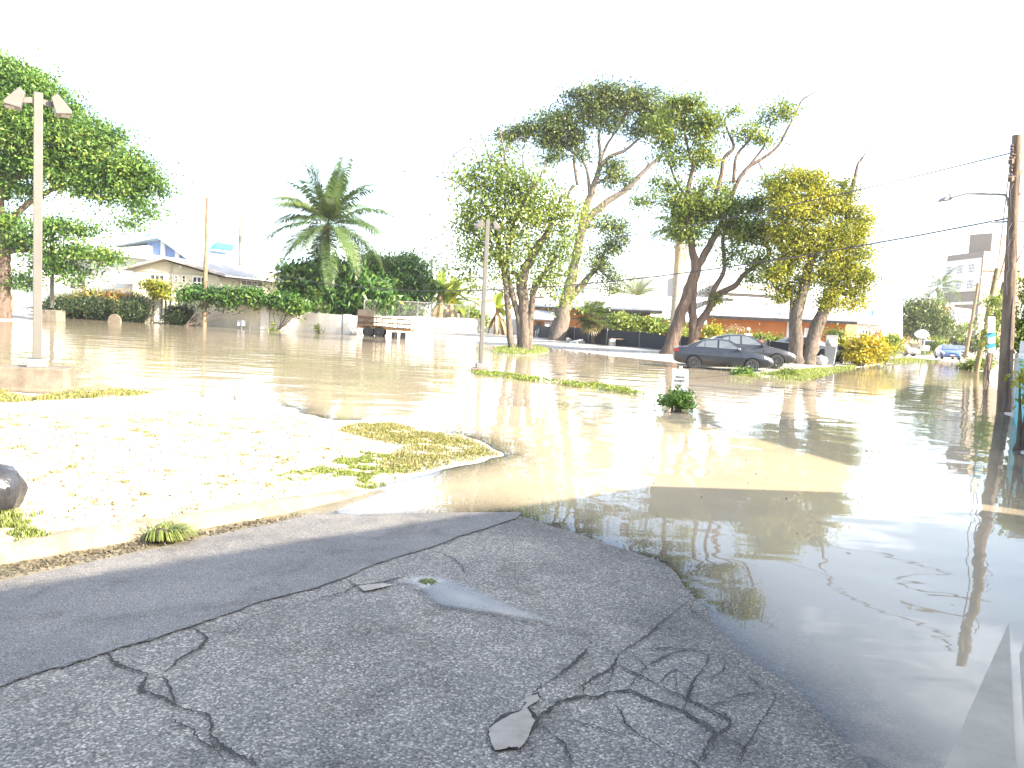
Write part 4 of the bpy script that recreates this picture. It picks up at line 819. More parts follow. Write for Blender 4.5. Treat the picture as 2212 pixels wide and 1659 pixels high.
g0 = A(2134, 770, 46); g0.z = .1; r = pole('utility_pole', 'brown pole half hidden behind the tall near pole', g0, A(2170, 610, 46), .17, .14, WOOD)
CAB = mat("dark cable", (.06, .05, .06), .6)
def cable(label, a, b, sag, rad=.012):
    a, b = Vector(a), Vector(b); pts = [a.lerp(b, i/24)-Zv*sag*4*(i/24)*(1-i/24) for i in range(25)]
    o = MB().tube([p for p in pts], rad, 5).build('overhead_cable', CAB); return tag(o, label, 'cable', 'overhead cables between the poles')
cable('dark cable sagging from the bare leaning pole past the trunks to the near pole', A(449, 545, 57), px_on(2186, 470), 2.3, .020)
cable('pale cable crossing the upper yellow tree towards the near pole', A(1100, 520, 75), px_on(2187, 330), .9, .018)
cable('cable leaving the top of the near pole towards the street', px_on(2186, 318), A(2154, 582, G(2109, 800, .1).y), .5, .02)
cable('cable from the near pole crossing in front of the hotel', px_on(2188, 480), A(2153, 600, G(2109, 800, .1).y), .6, .02)

# ------------------------------------------------------------------ vehicles
RUB = mat("tyre rubber", (.025, .025, .027), .8); RIM = mat("alloy rim", (.13, .13, .135), .35, .7); CHROME = mat("chrome", (.6, .6, .6), .2, .9); BLKP = mat("black plastic", (.03, .03, .033), .5)
LIGHT = mat("clear headlight", (.62, .64, .66), .12, var=.1); REDL = mat("red tail light", (.45, .03, .02), .2); PLATE = mat("number plate", (.65, .64, .58), .5); CGL = mat("car glass", (.10, .115, .125), .08, var=.1, spec=.7)
def paint(name, c): 
    m = mat(name, c, .32, .15, var=.04, spec=.5); b = m.node_tree.nodes["Principled BSDF"]; b.inputs['Coat Weight'].default_value = .6; b.inputs['Coat Roughness'].default_value = .08; return m
def interp(tab, x):
    for (a, b) in zip(tab[:-1], tab[1:]):
        if x <= b[0]:
            f = (x-a[0])/max(1e-6, b[0]-a[0]); return [p+(q-p)*f for p, q in zip(a, b)]
    return list(tab[-1])
SEDAN = dict(L=4.27, body=[(0, .44, .74, .60), (.05, .34, .88, .72), (.25, .26, .955, .80), (.6, .23, .97, .83), (1.2, .20, .965, .845), (2.2, .19, .945, .85), (3.0, .19, .93, .845), (3.35, .20, .90, .835), (3.75, .22, .82, .81), (4.05, .25, .73, .75), (4.2, .31, .64, .66), (4.27, .40, .55, .58)],
    roof=[(.52, .955), (.8, 1.08), (1.15, 1.27), (1.45, 1.345), (1.85, 1.38), (2.25, 1.365), (2.5, 1.29), (2.8, 1.12), (3.12, .935)], hw=.77, tuck=.44, wx=(.88, 3.34), wr=.30,
    wins=[[(.93, 1.0), (1.22, 1.24), (1.30, 1.27), (1.30, 1.0)], [(1.33, 1.0), (1.33, 1.28), (1.84, 1.325), (1.84, .99)], [(1.92, .985), (1.92, 1.325), (2.28, 1.30), (2.82, .97)]],
    ws=[(2.36, 1.335), (3.06, .975)], rw=[(1.12, 1.24), (.60, .99)])
HATCH = dict(L=4.55, body=[(0, .46, .80, .62), (.05, .36, .98, .76), (.3, .28, 1.0, .84), (.7, .25, 1.02, .87), (1.2, .22, 1.0, .885), (2.2, .21, .98, .89), (3.1, .21, .97, .885), (3.5, .22, .94, .87), (3.9, .23, .88, .85), (4.25, .26, .80, .79), (4.46, .32, .70, .70), (4.55, .42, .60, .60)],
    roof=[(.35, 1.0), (.55, 1.12), (.95, 1.32), (1.4, 1.44), (1.9, 1.475), (2.3, 1.455), (2.6, 1.37), (2.95, 1.18), (3.3, .975)], hw=.80, tuck=.46, wx=(.93, 3.62), wr=.33,
    wins=[[(.95, 1.05), (1.22, 1.3), (1.45, 1.36), (1.45, 1.04)], [(1.49, 1.04), (1.49, 1.37), (1.95, 1.41), (1.95, 1.03)], [(2.03, 1.03), (2.03, 1.41), (2.36, 1.385), (2.98, 1.02)]],
    ws=[(2.46, 1.42), (3.22, 1.02)], rw=[(.92, 1.30), (.45, 1.05)])
def car(name, label, spec, pm, base, rz, group=None, detail=True):
    r = thing(name, label, 'car', base, rz, group); D = spec; L_ = D['L']; cx = L_/2
    xs = sorted(set([q[0] for q in D['body']]+list(np.linspace(.1, L_-.1, 22))))
    mb = MB(); m = 14
    for x in xs:
        _, zb, zt, hw = interp(D['body'], x); h_ = zt-zb
        half = [(0, zb), (hw*.86, zb), (hw*.955, zb+.10*h_), (hw*.995, zb+.35*h_), (hw, zb+.58*h_), (hw*.975, zb+.80*h_), (hw*.91, zt-.03), (hw*.80, zt), (0, zt+.02)]
        ring = half+[(-y, z) for y, z in half[-2:0:-1]]
        for y, z in ring: mb.v.append((x-cx, y, z))
    n = 16
    for i in range(len(xs)-1):
        for j in range(n): mb.f.append((i*n+j, i*n+(j+1) % n, (i+1)*n+(j+1) % n, (i+1)*n+j))
    mb.f.append(tuple(range(n))); mb.f.append(tuple(range((len(xs)-1)*n, len(xs)*n)))
    body = mb.build('body', pm, r, smooth=True, local=True)
    if detail:     # cut the wheel arches
        cut = MB()
        for wx in D['wx']:
            for s in (-1, 1): cut.lathe([(D['wr']+.055, s*.62), (D['wr']+.055, s*1.2)], 24, (wx-cx, 0, D['wr']), 'y')
        me = bpy.data.meshes.new('cut'); me.from_pydata(cut.v, [], cut.f); co_ = bpy.data.objects.new('cut', me); C.objects.link(co_)
        bm = bmesh.new(); bm.from_mesh(me); bmesh.ops.recalc_face_normals(bm, faces=bm.faces); bm.to_mesh(me); bm.free()
        bo = body.modifiers.new('arch', 'BOOLEAN'); bo.object = co_; bo.solver = 'EXACT'
        par = body.parent; body.parent = None
        dg = bpy.context.evaluated_depsgraph_get(); nm = bpy.data.meshes.new_from_object(body.evaluated_get(dg)); body.modifiers.clear(); body.data = nm; body.parent = par
        bpy.data.objects.remove(co_); nm.set_sharp_from_angle(angle=radians(38))
    gb = MB(); rx = np.linspace(D['roof'][0][0], D['roof'][-1][0], 30); hw, tk = D['hw'], D['tuck']; zbel = min(D['roof'][0][1], D['roof'][-1][1])-.02
    wid = lambda z: hw-max(0, z-zbel)*tk
    for x in rx:
        z = interp(D['roof'], x)[1]
        for y, zz in ((hw, zbel-.02), (wid(z-.05), z-.05), (wid(z)-.06, z-.01), (wid(z)*.5, z+.012), (0, z+.018), (-wid(z)*.5, z+.012), (-wid(z)+.06, z-.01), (-wid(z-.05), z-.05), (-hw, zbel-.02)): gb.v.append((x-cx, y, zz))
    for i in range(len(rx)-1):
        for j in range(8): gb.f.append((i*9+j, i*9+j+1, (i+1)*9+j+1, (i+1)*9+j))
    gb.build('cabin', pm, r, smooth=True, local=True)
    for s in (-1, 1):
        for wp in D['wins']:
            pts = [(x-cx, s*(wid(z)+.004), z) for x, z in wp]; MB().prism(pts, (0, s*.008, 0)).build('side_window', CGL, r, local=True)
    for nm_, q in (('windscreen', D['ws']), ('rear_window', D['rw'])):
        (xa, za), (xb, zb) = q; nx_, nz_ = (za-zb)*(1 if nm_ == 'windscreen' else -1), abs(xb-xa); ln_ = math.hypot(nx_, nz_); nx_, nz_ = nx_/ln_*.016, nz_/ln_*.016
        pts = [(xa-cx+nx_, -(wid(za)-.10), za+nz_), (xa-cx+nx_, wid(za)-.10, za+nz_), (xb-cx+nx_, wid(zb)-.08, zb+nz_), (xb-cx+nx_, -(wid(zb)-.08), zb+nz_)]
        k = [pts[0], (pts[0][0], 0, pts[0][2]+.022), pts[1], pts[2], (pts[2][0], 0, pts[2][2]+.018), pts[3]]
        MB().prism(k, (nx_*.4, 0, nz_*.4)).build(nm_, CGL, r, local=True)
    wr = D['wr']
    for wx in D['wx']:
        for s in (-1, 1):
            yo = s*(interp(D['body'], wx)[3]-.11); o = (wx-cx, yo, wr)
            ty = MB().lathe([(wr*.62, -.095), (wr*.93, -.10), (wr, -.07), (wr, .07), (wr*.93, .10), (wr*.62, .095)], 26, o, 'y').build('wheel', RUB, r, smooth=True, local=True)
            rm_ = MB(); rm_.lathe([(wr*.70, -.02), (wr*.70, .02)], 20, (o[0], o[1]+s*.06, o[2]), 'y')
            rm_.lathe([(wr*.72, 0), (wr*.66, .012), (wr*.62, 0)], 22, (o[0], o[1]+s*.102, o[2]), 'y') if False else None
            rb = MB()
            for k in range(7):
                a = 2*pi*k/7; c_, s_ = cos(a), sin(a); rb.beam((o[0], o[1]+s*.096, o[2]), (o[0]+c_*wr*.66, o[1]+s*.096, o[2]+s_*wr*.66), .035, .03)
            rb.lathe([(wr*.16, -.012), (wr*.16, .012)], 12, (o[0], o[1]+s*.10, o[2]), 'y')
            for k in range(20):
                a, b_ = 2*pi*k/20, 2*pi*(k+1)/20; rb.beam((o[0]+cos(a)*wr*.66, o[1]+s*.098, o[2]+sin(a)*wr*.66), (o[0]+cos(b_)*wr*.66, o[1]+s*.098, o[2]+sin(b_)*wr*.66), .03, .03)
            rm_.build('wheel_well', BLKP, ty, local=True); rb.build('rim', RIM, ty, local=True)
    def bfront(x, y): return interp(D['body'], x)
    zf = interp(D['body'], L_-.2)
    for s in (-1, 1):
        w0 = interp(D['body'], L_-.12)[3]; w1 = interp(D['body'], L_-.42)[3]; z0 = interp(D['body'], L_-.12)[2]; z1 = interp(D['body'], L_-.42)[2]
        MB().hexa([(L_-.10-cx, s*w0*.45, z0-.17), (L_-.12-cx, s*(w0+.0), z0-.15), (L_-.44-cx, s*(w1+.008), z1-.13), (L_-.2-cx, s*w0*.45, z0-.17), (L_-.09-cx, s*w0*.45, z0-.03), (L_-.12-cx, s*(w0+.01), z0-.02), (L_-.44-cx, s*(w1+.008), z1-.045), (L_-.2-cx, s*w0*.45, z0-.01)]).build('headlight', LIGHT, r, local=True)
        wa = interp(D['body'], .06)[3]; wb_ = interp(D['body'], .24)[3]; za = interp(D['body'], .1)[2]
        MB().hexa([(-.006-cx+.02, s*wa*.55, za-.17), (.03-cx, s*(wa+.01), za-.17), (.22-cx, s*(wb_+.008), za-.14), (.1-cx, s*wa*.55, za-.16), (.015-cx, s*wa*.55, za-.03), (.035-cx, s*(wa+.012), za-.03), (.22-cx, s*(wb_+.005), za-.03), (.1-cx, s*wa*.55, za-.03)]).build('tail_light', REDL, r, local=True)
        xm = D['wins'][2][3][0]-.05; MB().hexa([(xm-cx-.07, s*(hw+.02), zbel+.02), (xm-cx+.09, s*(hw+.02), zbel+.02), (xm-cx+.05, s*(hw+.19), zbel+.04), (xm-cx-.07, s*(hw+.19), zbel+.04), (xm-cx-.07, s*(hw+.0), zbel+.13), (xm-cx+.05, s*(hw+.0), zbel+.13), (xm-cx+.02, s*(hw+.19), zbel+.14), (xm-cx-.07, s*(hw+.19), zbel+.14)]).build('wing_mirror', CHROME if spec is SEDAN else pm, r, local=True, bevel=.015)
        for xh in (D['wins'][1][3][0]-.32, D['wins'][2][0][0]+.12):
            y = interp(D['body'], xh)[3]; z = interp(D['body'], xh)[2]-.16; MB().box((xh-cx, s*(y*.985), z), (.17, .03, .035)).build('door_handle', BLKP, r, local=True)
    ww = interp(D['body'], L_-.03)[3]
    MB().box((L_-.015-cx, 0, .58 if spec is SEDAN else .62), (.05, ww*1.0, .09)).build('grille', BLKP, r, local=True)
    MB().box((L_-.01-cx, 0, .45), (.06, .40, .10)).build('number_plate', PLATE, r, local=True)
    MB().box((L_-.06-cx, 0, .33), (.14, ww*1.5, .06)).build('bumper_intake', BLKP, r, local=True)
    dl = MB()
    for xd in (D['wins'][1][3][0]+.04, D['wins'][2][3][0]+.06, D['wins'][0][0][0]+.18):
        for s in (-1, 1):
            y = interp(D['body'], xd)[3]; z0, z1 = interp(D['body'], xd)[1:3]; dl.box((xd-cx, s*y*.992, z0+.55*(z1-z0)), (.010, .02, (z1-z0)*.62))
    dl.build('door_seam', BLKP, r, local=True)
    return r
a, b_ = G(1496, 797, -.02), G(1624, 805, -.02); d = (b_-a); rz = atan2(d.y, d.x); mid = (a+b_)/2; off = Vector((-sin(rz), cos(rz), 0))*.78
c_ = mid+off; fx = Vector((cos(rz), sin(rz), 0)); cxs = (SEDAN['wx'][0]+SEDAN['wx'][1])/2-SEDAN['L']/2
car('parked_car', 'dark blue saloon car with grey alloy wheels parked at the water edge', SEDAN, paint("navy car paint", (.014, .0165, .024)), (c_.x-fx.x*cxs, c_.y-fx.y*cxs, -.03), rz, 'parked cars')
g1 = A(1600, 800, 36.4); rz2 = rz+radians(2)
car('parked_car', 'charcoal hatchback parked behind the dark blue saloon', HATCH, paint("charcoal car paint", (.025, .025, .028)), (A(1606, 780, 36.6).x, 36.6, .12), rz2, 'parked cars')
car('parked_car', 'silver car half hidden behind the yellow tree trunk and bin', HATCH, paint("silver car paint", (.30, .31, .33)), (A(1742, 780, 52).x, 52, .25), radians(-40), 'parked cars')
gb = G(2064, 776, .3); car('parked_car', 'bright blue car facing down the far dry street', HATCH, paint("bright blue car paint", (.05, .11, .32)), (gb.x+.3, gb.y+2, .22), radians(-108), 'parked cars')
car('parked_car', 'dark blue car with roof bars behind the bright blue car', HATCH, paint("slate car paint", (.08, .10, .18)), (A(2070, 760, 96).x, 96, .25), radians(-112), 'parked cars')
car('parked_car', 'silver grey car nosing out from behind the yellow croton bush', HATCH, paint("silver car paint", (.30, .31, .33)), (A(1938, 770, 84).x, 84, .25), radians(-60), 'parked cars')
# white van with cargo box
v = thing('white_van', 'white cab pickup van in front of the big dark tree', 'van', (A(2003, 770, 98).x, 98, .28), radians(-30))
VP = paint("white van paint", (.70, .70, .68))
MB().prism([(-2.2, -.85, .4), (2.3, -.85, .4), (2.35, -.85, .9), (1.5, -.85, 1.05), (1.0, -.85, 1.85), (-.5, -.85, 1.9), (-.55, -.85, 1.1), (-2.2, -.85, 1.1)], (0, 1.7, 0)).build('body', VP, v, local=True, bevel=.06)
for s in (-1, 1): MB().prism([(-.35, s*.86, 1.15), (1.25, s*.86, 1.15), (.92, s*.86, 1.7), (-.35, s*.86, 1.75)], (0, s*.01, 0)).build('side_window', CGL, v, local=True)
MB().prism([(1.50, -.7, 1.09), (1.50, .7, 1.09), (1.09, .65, 1.76), (1.09, -.65, 1.76)], (.012, 0, .008)).build('windscreen', CGL, v, local=True)
for x in (-1.4, 1.5):
    for s in (-1, 1): MB().lathe([(.2, -.1), (.33, -.1), (.33, .1), (.2, .1)], 18, (x, s*.76, .33), 'y').build('wheel', RUB, v, local=True)
# trailer
YEL = mat("worn yellow trailer paint", (.27, .15, .04), .7, c2=(.14, .07, .025), scale=4); RUST = mat("rusty rail", (.15, .065, .03), .85, c2=(.07, .035, .02), scale=5); PLY = mat("grey plywood", (.22, .175, .13), .85, scale=1.5)
gt = G(815, 726, .0); t = thing('trailer', 'rusty yellow tandem axle trailer with railings by the white wall', 'trailer', (gt.x, gt.y-.1, 0), radians(3)); L0 = -1.75
fr = MB()
for y in (0, 1.7): fr.beam((-1.5, y, .62), (2.45, y, .55), .10, .16)
for x in (-1.5, -.5, .5, 1.5, 2.4): fr.beam((x, 0, .58), (x, 1.7, .58), .08)
fr.beam((2.4, 0, .55), (3.2, .85, .5), .09).beam((2.4, 1.7, .55), (3.2, .85, .5), .09); fr.build('chassis', YEL, t, local=True)
MB().obox((-1.45, .05, .70), (3.85, 0, -.05), (0, 0, .05), (0, 1.6, 0)).build('deck', PLY, t, local=True)
rl = MB()
for y in (0, 1.7):
    rl.beam((-1.5, y, 1.42), (2.4, y, 1.32), .09); rl.beam((-1.5, y, 1.02), (2.4, y, .98), .075)
    for x in (-1.5, -.95, -.3, .35, .95, 1.5, 1.95, 2.4): rl.beam((x, y, .6), (x, y, 1.4-.02*x), .06)
rl.beam((-.95, 0, 1.02), (-.4, 0, 1.42), .05); rl.build('railing', RUST, t, local=True)
MB().obox((-1.55, .12, .68), (1.25, 0, -.02), (.02, 0, 1.25), (0, .05, 0)).build('side_board', PLY, t, local=True)
for x in (-.72, .12):
    for y in (-.05, 1.75):
        w_ = MB().lathe([(.19, -.1), (.36, -.1), (.39, -.06), (.39, .06), (.36, .1), (.19, .1)], 22, (x, y, .30), 'y').build('wheel', RUB, t, smooth=True, local=True)
        MB().lathe([(.05, -.10), (.20, -.06), (.20, .06), (.05, .11)], 14, (x, y, .30), 'y').build('hub', YEL, w_, local=True)
fe = [(-1.22, .66), (-1.02, .80), (.42, .78), (.62, .58), (.56, .56), (.38, .72), (-1.0, .74), (-1.16, .64)]
for y in (-.18, 1.6): MB().prism([(x, y, z) for x, z in fe], (0, .28, 0)).build('mudguard', YEL, t, local=True)
for x in (1.25, 1.9): MB().beam((x-.2, .4, .18), (x+.2, .4, .18), .5, .36).build('loose_block', BLKP, t, local=True)
MB().beam((1.35, -.06, .0), (1.35, -.06, .75), .06).build('jack_leg', STEEL, t, local=True)

# ------------------------------------------------------------------ bins, sign, bag, chairs, small things
BINM = mat("grey bin plastic", (.23, .24, .25), .5, var=.08)
def wheelie(name, label, p, s, m, rz=0, open_lid=False, bag=False):
    r = thing(name, label, 'bin', p, rz, 'wheelie bins along the verges')
    MB().hexa([(-.22*s, -.24*s, .06*s), (.22*s, -.24*s, .06*s), (.22*s, .24*s, .06*s), (-.22*s, .24*s, .06*s), (-.29*s, -.33*s, 1.0*s), (.29*s, -.33*s, 1.0*s), (.29*s, .33*s, 1.0*s), (-.29*s, .33*s, 1.0*s)]).box((0, 0, .985*s), (.62*s, .70*s, .05*s)).build('bin_body', m, r, local=True, bevel=.015)
    if open_lid: MB().prism([(-.29*s, .30*s, 1.22*s), (.29*s, .30*s, 1.22*s), (.29*s, .62*s, 1.62*s), (-.29*s, .62*s, 1.62*s)], (0, .03, -.05)).build('lid', m, r, local=True)
    else: MB().prism([(-.31*s, -.36*s, 1.012*s), (.31*s, -.36*s, 1.012*s), (.31*s, .36*s, 1.03*s), (-.31*s, .36*s, 1.03*s)], (0, 0, .06*s)).build('lid', m, r, local=True, bevel=.015)
    for sx in (-1, 1): MB().lathe([(.03, -.03), (.1*s, -.03), (.1*s, .03), (.03, .03)], 14, (sx*.2*s, .30*s, .1*s), 'y').build('wheel', RUB, r, local=True)
    return r
def baglump(mb, c, rx, ry, h, seed, knot=True):
    r = random.Random(seed); n = 26; k0 = len(mb.v); rows = 12
    for i in range(rows+1):
        f = i/rows; z = h*f; w_ = (sin(pi*(.16+.72*f))**.7)*(1-.12*f) if f < .86 else .28*(1-f)/.14*.8+.12
        for j in range(n):
            a = 2*pi*j/n; q = 1+.05*sin(a*7+f*5+seed)+.04*sin(a*13-f*9)+r.uniform(-.02, .02); mb.v.append((c[0]+rx*w_*q*cos(a), c[1]+ry*w_*q*sin(a), c[2]+z+.012*sin(a*5+seed)))
    for i in range(rows):
        for j in range(n): mb.f.append((k0+i*n+j, k0+i*n+(j+1) % n, k0+(i+1)*n+(j+1) % n, k0+(i+1)*n+j))
    mb.f.append(tuple(range(k0, k0+n))[::-1]); mb.f.append(tuple(range(k0+rows*n, k0+rows*n+n)))
BAGB = mat("black bin liner", (.030, .030, .034), .22, spec=.6, bmp=.9, bscale=9, stretch=(1, 1, .35)); BAGW = mat("pale bin liner", (.42, .41, .38), .35, bmp=.4, bscale=8)
gB = GH(1795, 790); wheelie('wheelie_bin', 'grey wheelie bin heaped with a pale sack and its lid thrown open', (gB.x-.1, gB.y, gB.z), 1.12, BINM, radians(-25), True)
mb = MB(); baglump(mb, (gB.x-.1, gB.y, gB.z+1.08), .36, .34, .52, 2); tag(mb.build('rubbish_sack', BAGW, smooth=True), 'pale rubbish sack bulging out of the open grey bin', 'sack')
gB = GH(1815, 786); wheelie('wheelie_bin', 'dark wheelie bin tucked behind the open grey bin', (gB.x+.2, gB.y+.8, gB.z), 1.05, BLKP, radians(-20))
mb = MB(); gB = GH(1772, 789); baglump(mb, (gB.x, gB.y, gB.z-.02), .42, .38, .62, 5); tag(mb.build('rubbish_sack', BAGW, smooth=True), 'pale rubbish sack on the ground left of the grey bin', 'sack')
wheelie('wheelie_bin', 'dark brown wheelie bin on the far green verge', (A(1971, 778, 92).x, 92, .3), 1.25, mat("brown bin", (.10, .08, .07), .6), 0)
mb = MB(); gB = GH(-20, 1112); baglump(mb, (gB.x-.07, gB.y+.12, gB.z-.02), .215, .20, .37, 8); tag(mb.build('rubbish_bag', BAGB, smooth=True), 'shiny dark rubbish bag cut off by the left edge on the sandy lot', 'rubbish bag')
gB = G(8, 676, .2); t = thing('water_tank', 'round grey tank beside the trunk of the big left tree', 'tank', (gB.x, gB.y+3, 0)); c = Vector((A(2, 650, gB.y+3).x, gB.y+3, 0))
MB().lathe([(.55, 0), (.62, .2), (.62, 1.7), (.5, 1.95), (.1, 2.05)], 24, c).build('tank_body', mat("grey green tank", (.22, .26, .26), .6), t, smooth=True); MB().lathe([(.66, -.1), (.66, .08)], 24, c).build('tank_base', CONC, t)
r = thing('gate_pillar', 'yellow stained gate pillar beside the round grey tank', 'pillar', (A(24, 680, gB.y+4).x, gB.y+4, 0)); MB().box((A(25, 680, gB.y+4).x, gB.y+4, .9), (.65, .5, 1.9)).build('pillar_shaft', mat("yellow stained render", (.50, .42, .22), .85), r)
# private property sign
gS = G(1462, 886); Ys = gS.y; s = thing('property_sign', 'small white private property sign standing in the flood behind a leafy weed', 'sign', (gS.x, Ys, 0))
SW = mat("white sign face", (.40, .40, .40), .5, var=.03)
bL, bR, tL = A(1450, 868, Ys), A(1486, 872, Ys), A(1452.5, 796, Ys); u = (A(1487, 799, Ys)-tL); nrm = Vector((0, -1, 0))
MB().prism([bL, bR, A(1487.5, 798, Ys), tL], (0, .02, 0)).build('sign_board', SW, s); MB().beam(A(1468, 886, Ys+.04), A(1471, 792, Ys+.04), .045, .03).build('sign_post', FRAME, s); MB().box(A(1470.5, 793.5, Ys), (.06, .04, .05)).build('post_cap', FRAME, s)
def text(body, px, py, width_px, Yp, m, parent, shear=0, thick=0, rollz=ROLL):
    cu = bpy.data.curves.new('lettering', 'FONT'); cu.body = body; cu.align_x = 'CENTER'; cu.size = .1; cu.shear = shear; cu.offset = thick; cu.extrude = .0008
    ob = bpy.data.objects.new('lettering', cu); C.objects.link(ob); bpy.context.view_layer.update()
    dg = bpy.context.evaluated_depsgraph_get(); me = bpy.data.meshes.new_from_object(ob.evaluated_get(dg)); sz = ob.dimensions.x; bpy.data.objects.remove(ob)
    k = width_px*Yp/FOC/sz; c = A(px, py, Yp); I = INV[parent.name]
    M = I @ Matrix.Translation(c) @ Matrix.Rotation(pi/2, 4, 'X') @ Matrix.Diagonal((k, k, k, 1)); me.transform(M)
    me.materials.clear(); return link('lettering', me, m, parent)
INK = mat("dark sign ink", (.05, .05, .06), .6); CY = mat("pale turquoise ink", (.30, .62, .70), .6)
text('Sandals', 1470, 808, 23, Ys-.003, CY, s, .35, .003); text('PRIVATE', 1469, 816.5, 19, Ys-.003, INK, s, 0, .0055); text('PROPERTY', 1468, 824.5, 23, Ys-.003, INK, s, 0, .0055)
MB().prism([A(1457, 832.2, Ys-.002), A(1473, 832.8, Ys-.002), A(1473, 831.2, Ys-.002), A(1457, 830.6, Ys-.002)], (0, -.002, 0)).build('small_print_line', INK, s)
# chairs, blocks, plank
PLW = mat("white plastic", (.76, .76, .75), .45, var=.04)
def chair(label, p, rz, tip=0):
    r = thing('plastic_chair', label, 'chair', p, rz, 'white plastic chairs'); R = Matrix.Rotation(tip, 3, 'Y'); q = lambda *a: R@Vector(a)
    MB().hexa([q(-.24, -.24, .42), q(.24, -.24, .42), q(.24, .24, .42), q(-.24, .24, .42), q(-.24, -.24, .46), q(.24, -.24, .46), q(.24, .24, .46), q(-.24, .24, .46)]).build('seat', PLW, r, local=True)
    MB().hexa([q(-.22, .22, .46), q(.22, .22, .46), q(.22, .25, .46), q(-.22, .25, .46), q(-.20, .32, .88), q(.20, .32, .88), q(.20, .35, .88), q(-.20, .35, .88)]).build('backrest', PLW, r, local=True)
    for x in (-1, 1):
        for y in (-1, 1): MB().beam(q(x*.21, y*.21, .43), q(x*.25, y*.26, 0), .05).build('leg', PLW, r, local=True)
        MB().beam(q(x*.26, -.2, .62), q(x*.24, .26, .66), .05, .03).beam(q(x*.26, -.2, .62), q(x*.24, -.22, .45), .05, .03).build('armrest', PLW, r, local=True)
    return r
gc = G(1163, 729, .28); chair('white plastic chair standing between the two big trunks', (gc.x, gc.y, .26), radians(200))
gc = G(1240, 741, .28); chair('white plastic chair tipped over by the mesh fence', (gc.x+.6, gc.y, .32), radians(15), radians(-100))
def blk(name, label, cat, x, y, sz, m, rz=0, grp=None):
    p = G(x, y, .27); o = MB().box((p.x, p.y, Hz(p.x, p.y)+sz[2]/2-.01), sz, rz).build(name, m, bevel=.015); return tag(o, label, cat, grp)
gr_ = 'concrete blocks lying by the mesh fence'
CBL = mat("concrete block", (.50, .48, .43), .9, bmp=.3)
for x, y, s_, l in ((1196, 735, (.5, .3, .25), 'concrete block at the left foot of the tall leaning trunk'), (1214, 736, (.4, .3, .45), 'upright concrete block at the right foot of the tall leaning trunk'), (1228, 739, (.35, .3, .3), 'small pale block between the trunk and the tipped chair'), (1322, 747, (.4, .35, .5), 'upright block carrying the left end of the plank bench'), (1357, 749, (.4, .35, .5), 'upright block carrying the right end of the plank bench'), (1256, 742, (.4, .3, .2), 'flat block right of the tipped chair')):
    blk('concrete_block', l, 'block', x, y, s_, CBL, .3, gr_)
p0, p1 = G(1316, 747, .28), G(1364, 749, .28); tag(MB().beam(p0+Zv*.52, p1+Zv*.52, .3, .06).build('plank_bench', mat("dark weathered plank", (.12, .07, .05), .8)), 'dark plank bench resting on two upright blocks', 'bench')
blk('white_board', 'white board leaning by the left of the tall trunk', 'board', 1184, 728, (.9, .1, 1.3), PLW, .2)
p = G(1168, 729, .27); tag(MB().box((p.x+.6, p.y+1, .9), (.35, .35, 1.3)).build('gate_post', WHITE), 'short white gate post behind the upright plastic chair', 'post')
# far street furniture
d = thing('ball_sculpture', 'white and blue ball shaped sign on a post by the dark tree', 'sign', (A(1991, 765, 92).x, 92, .3)); c = A(1991, 722, 92)
MB().lathe([(.02, -.55), (.4, -.48), (.72, -.2), (.8, 0), (.72, .2), (.4, .48), (.02, .55)], 20, c).build('ball', mat("white blue ball", (.70, .74, .78), .4, c2=(.40, .62, .72), scale=.8), d, smooth=True); MB().beam(Vector((c.x, c.y, .2)), c-Zv*.5, .14).build('post', STEEL, d)
d = thing('notice_sign', 'small white sign board on the far verge before the van', 'sign', (A(2000, 775, 88).x, 88, .3)); c = A(2000, 752, 88); MB().box(c, (.75, .06, .55)).build('board', WHITE, d); MB().beam(Vector((c.x, c.y+.05, .2)), c, .08).build('post', STEEL, d)
d = thing('plant_pot', 'terracotta pot with bright shrub beside the white van', 'plant pot', (A(2025, 770, 96).x, 96, .3)); MB().lathe([(.35, 0), (.5, .3), (.58, .85), (.5, .85)], 16, (A(2025, 770, 96).x, 96, .28)).build('pot', mat("terracotta", (.45, .15, .09), .8), d, smooth=True)

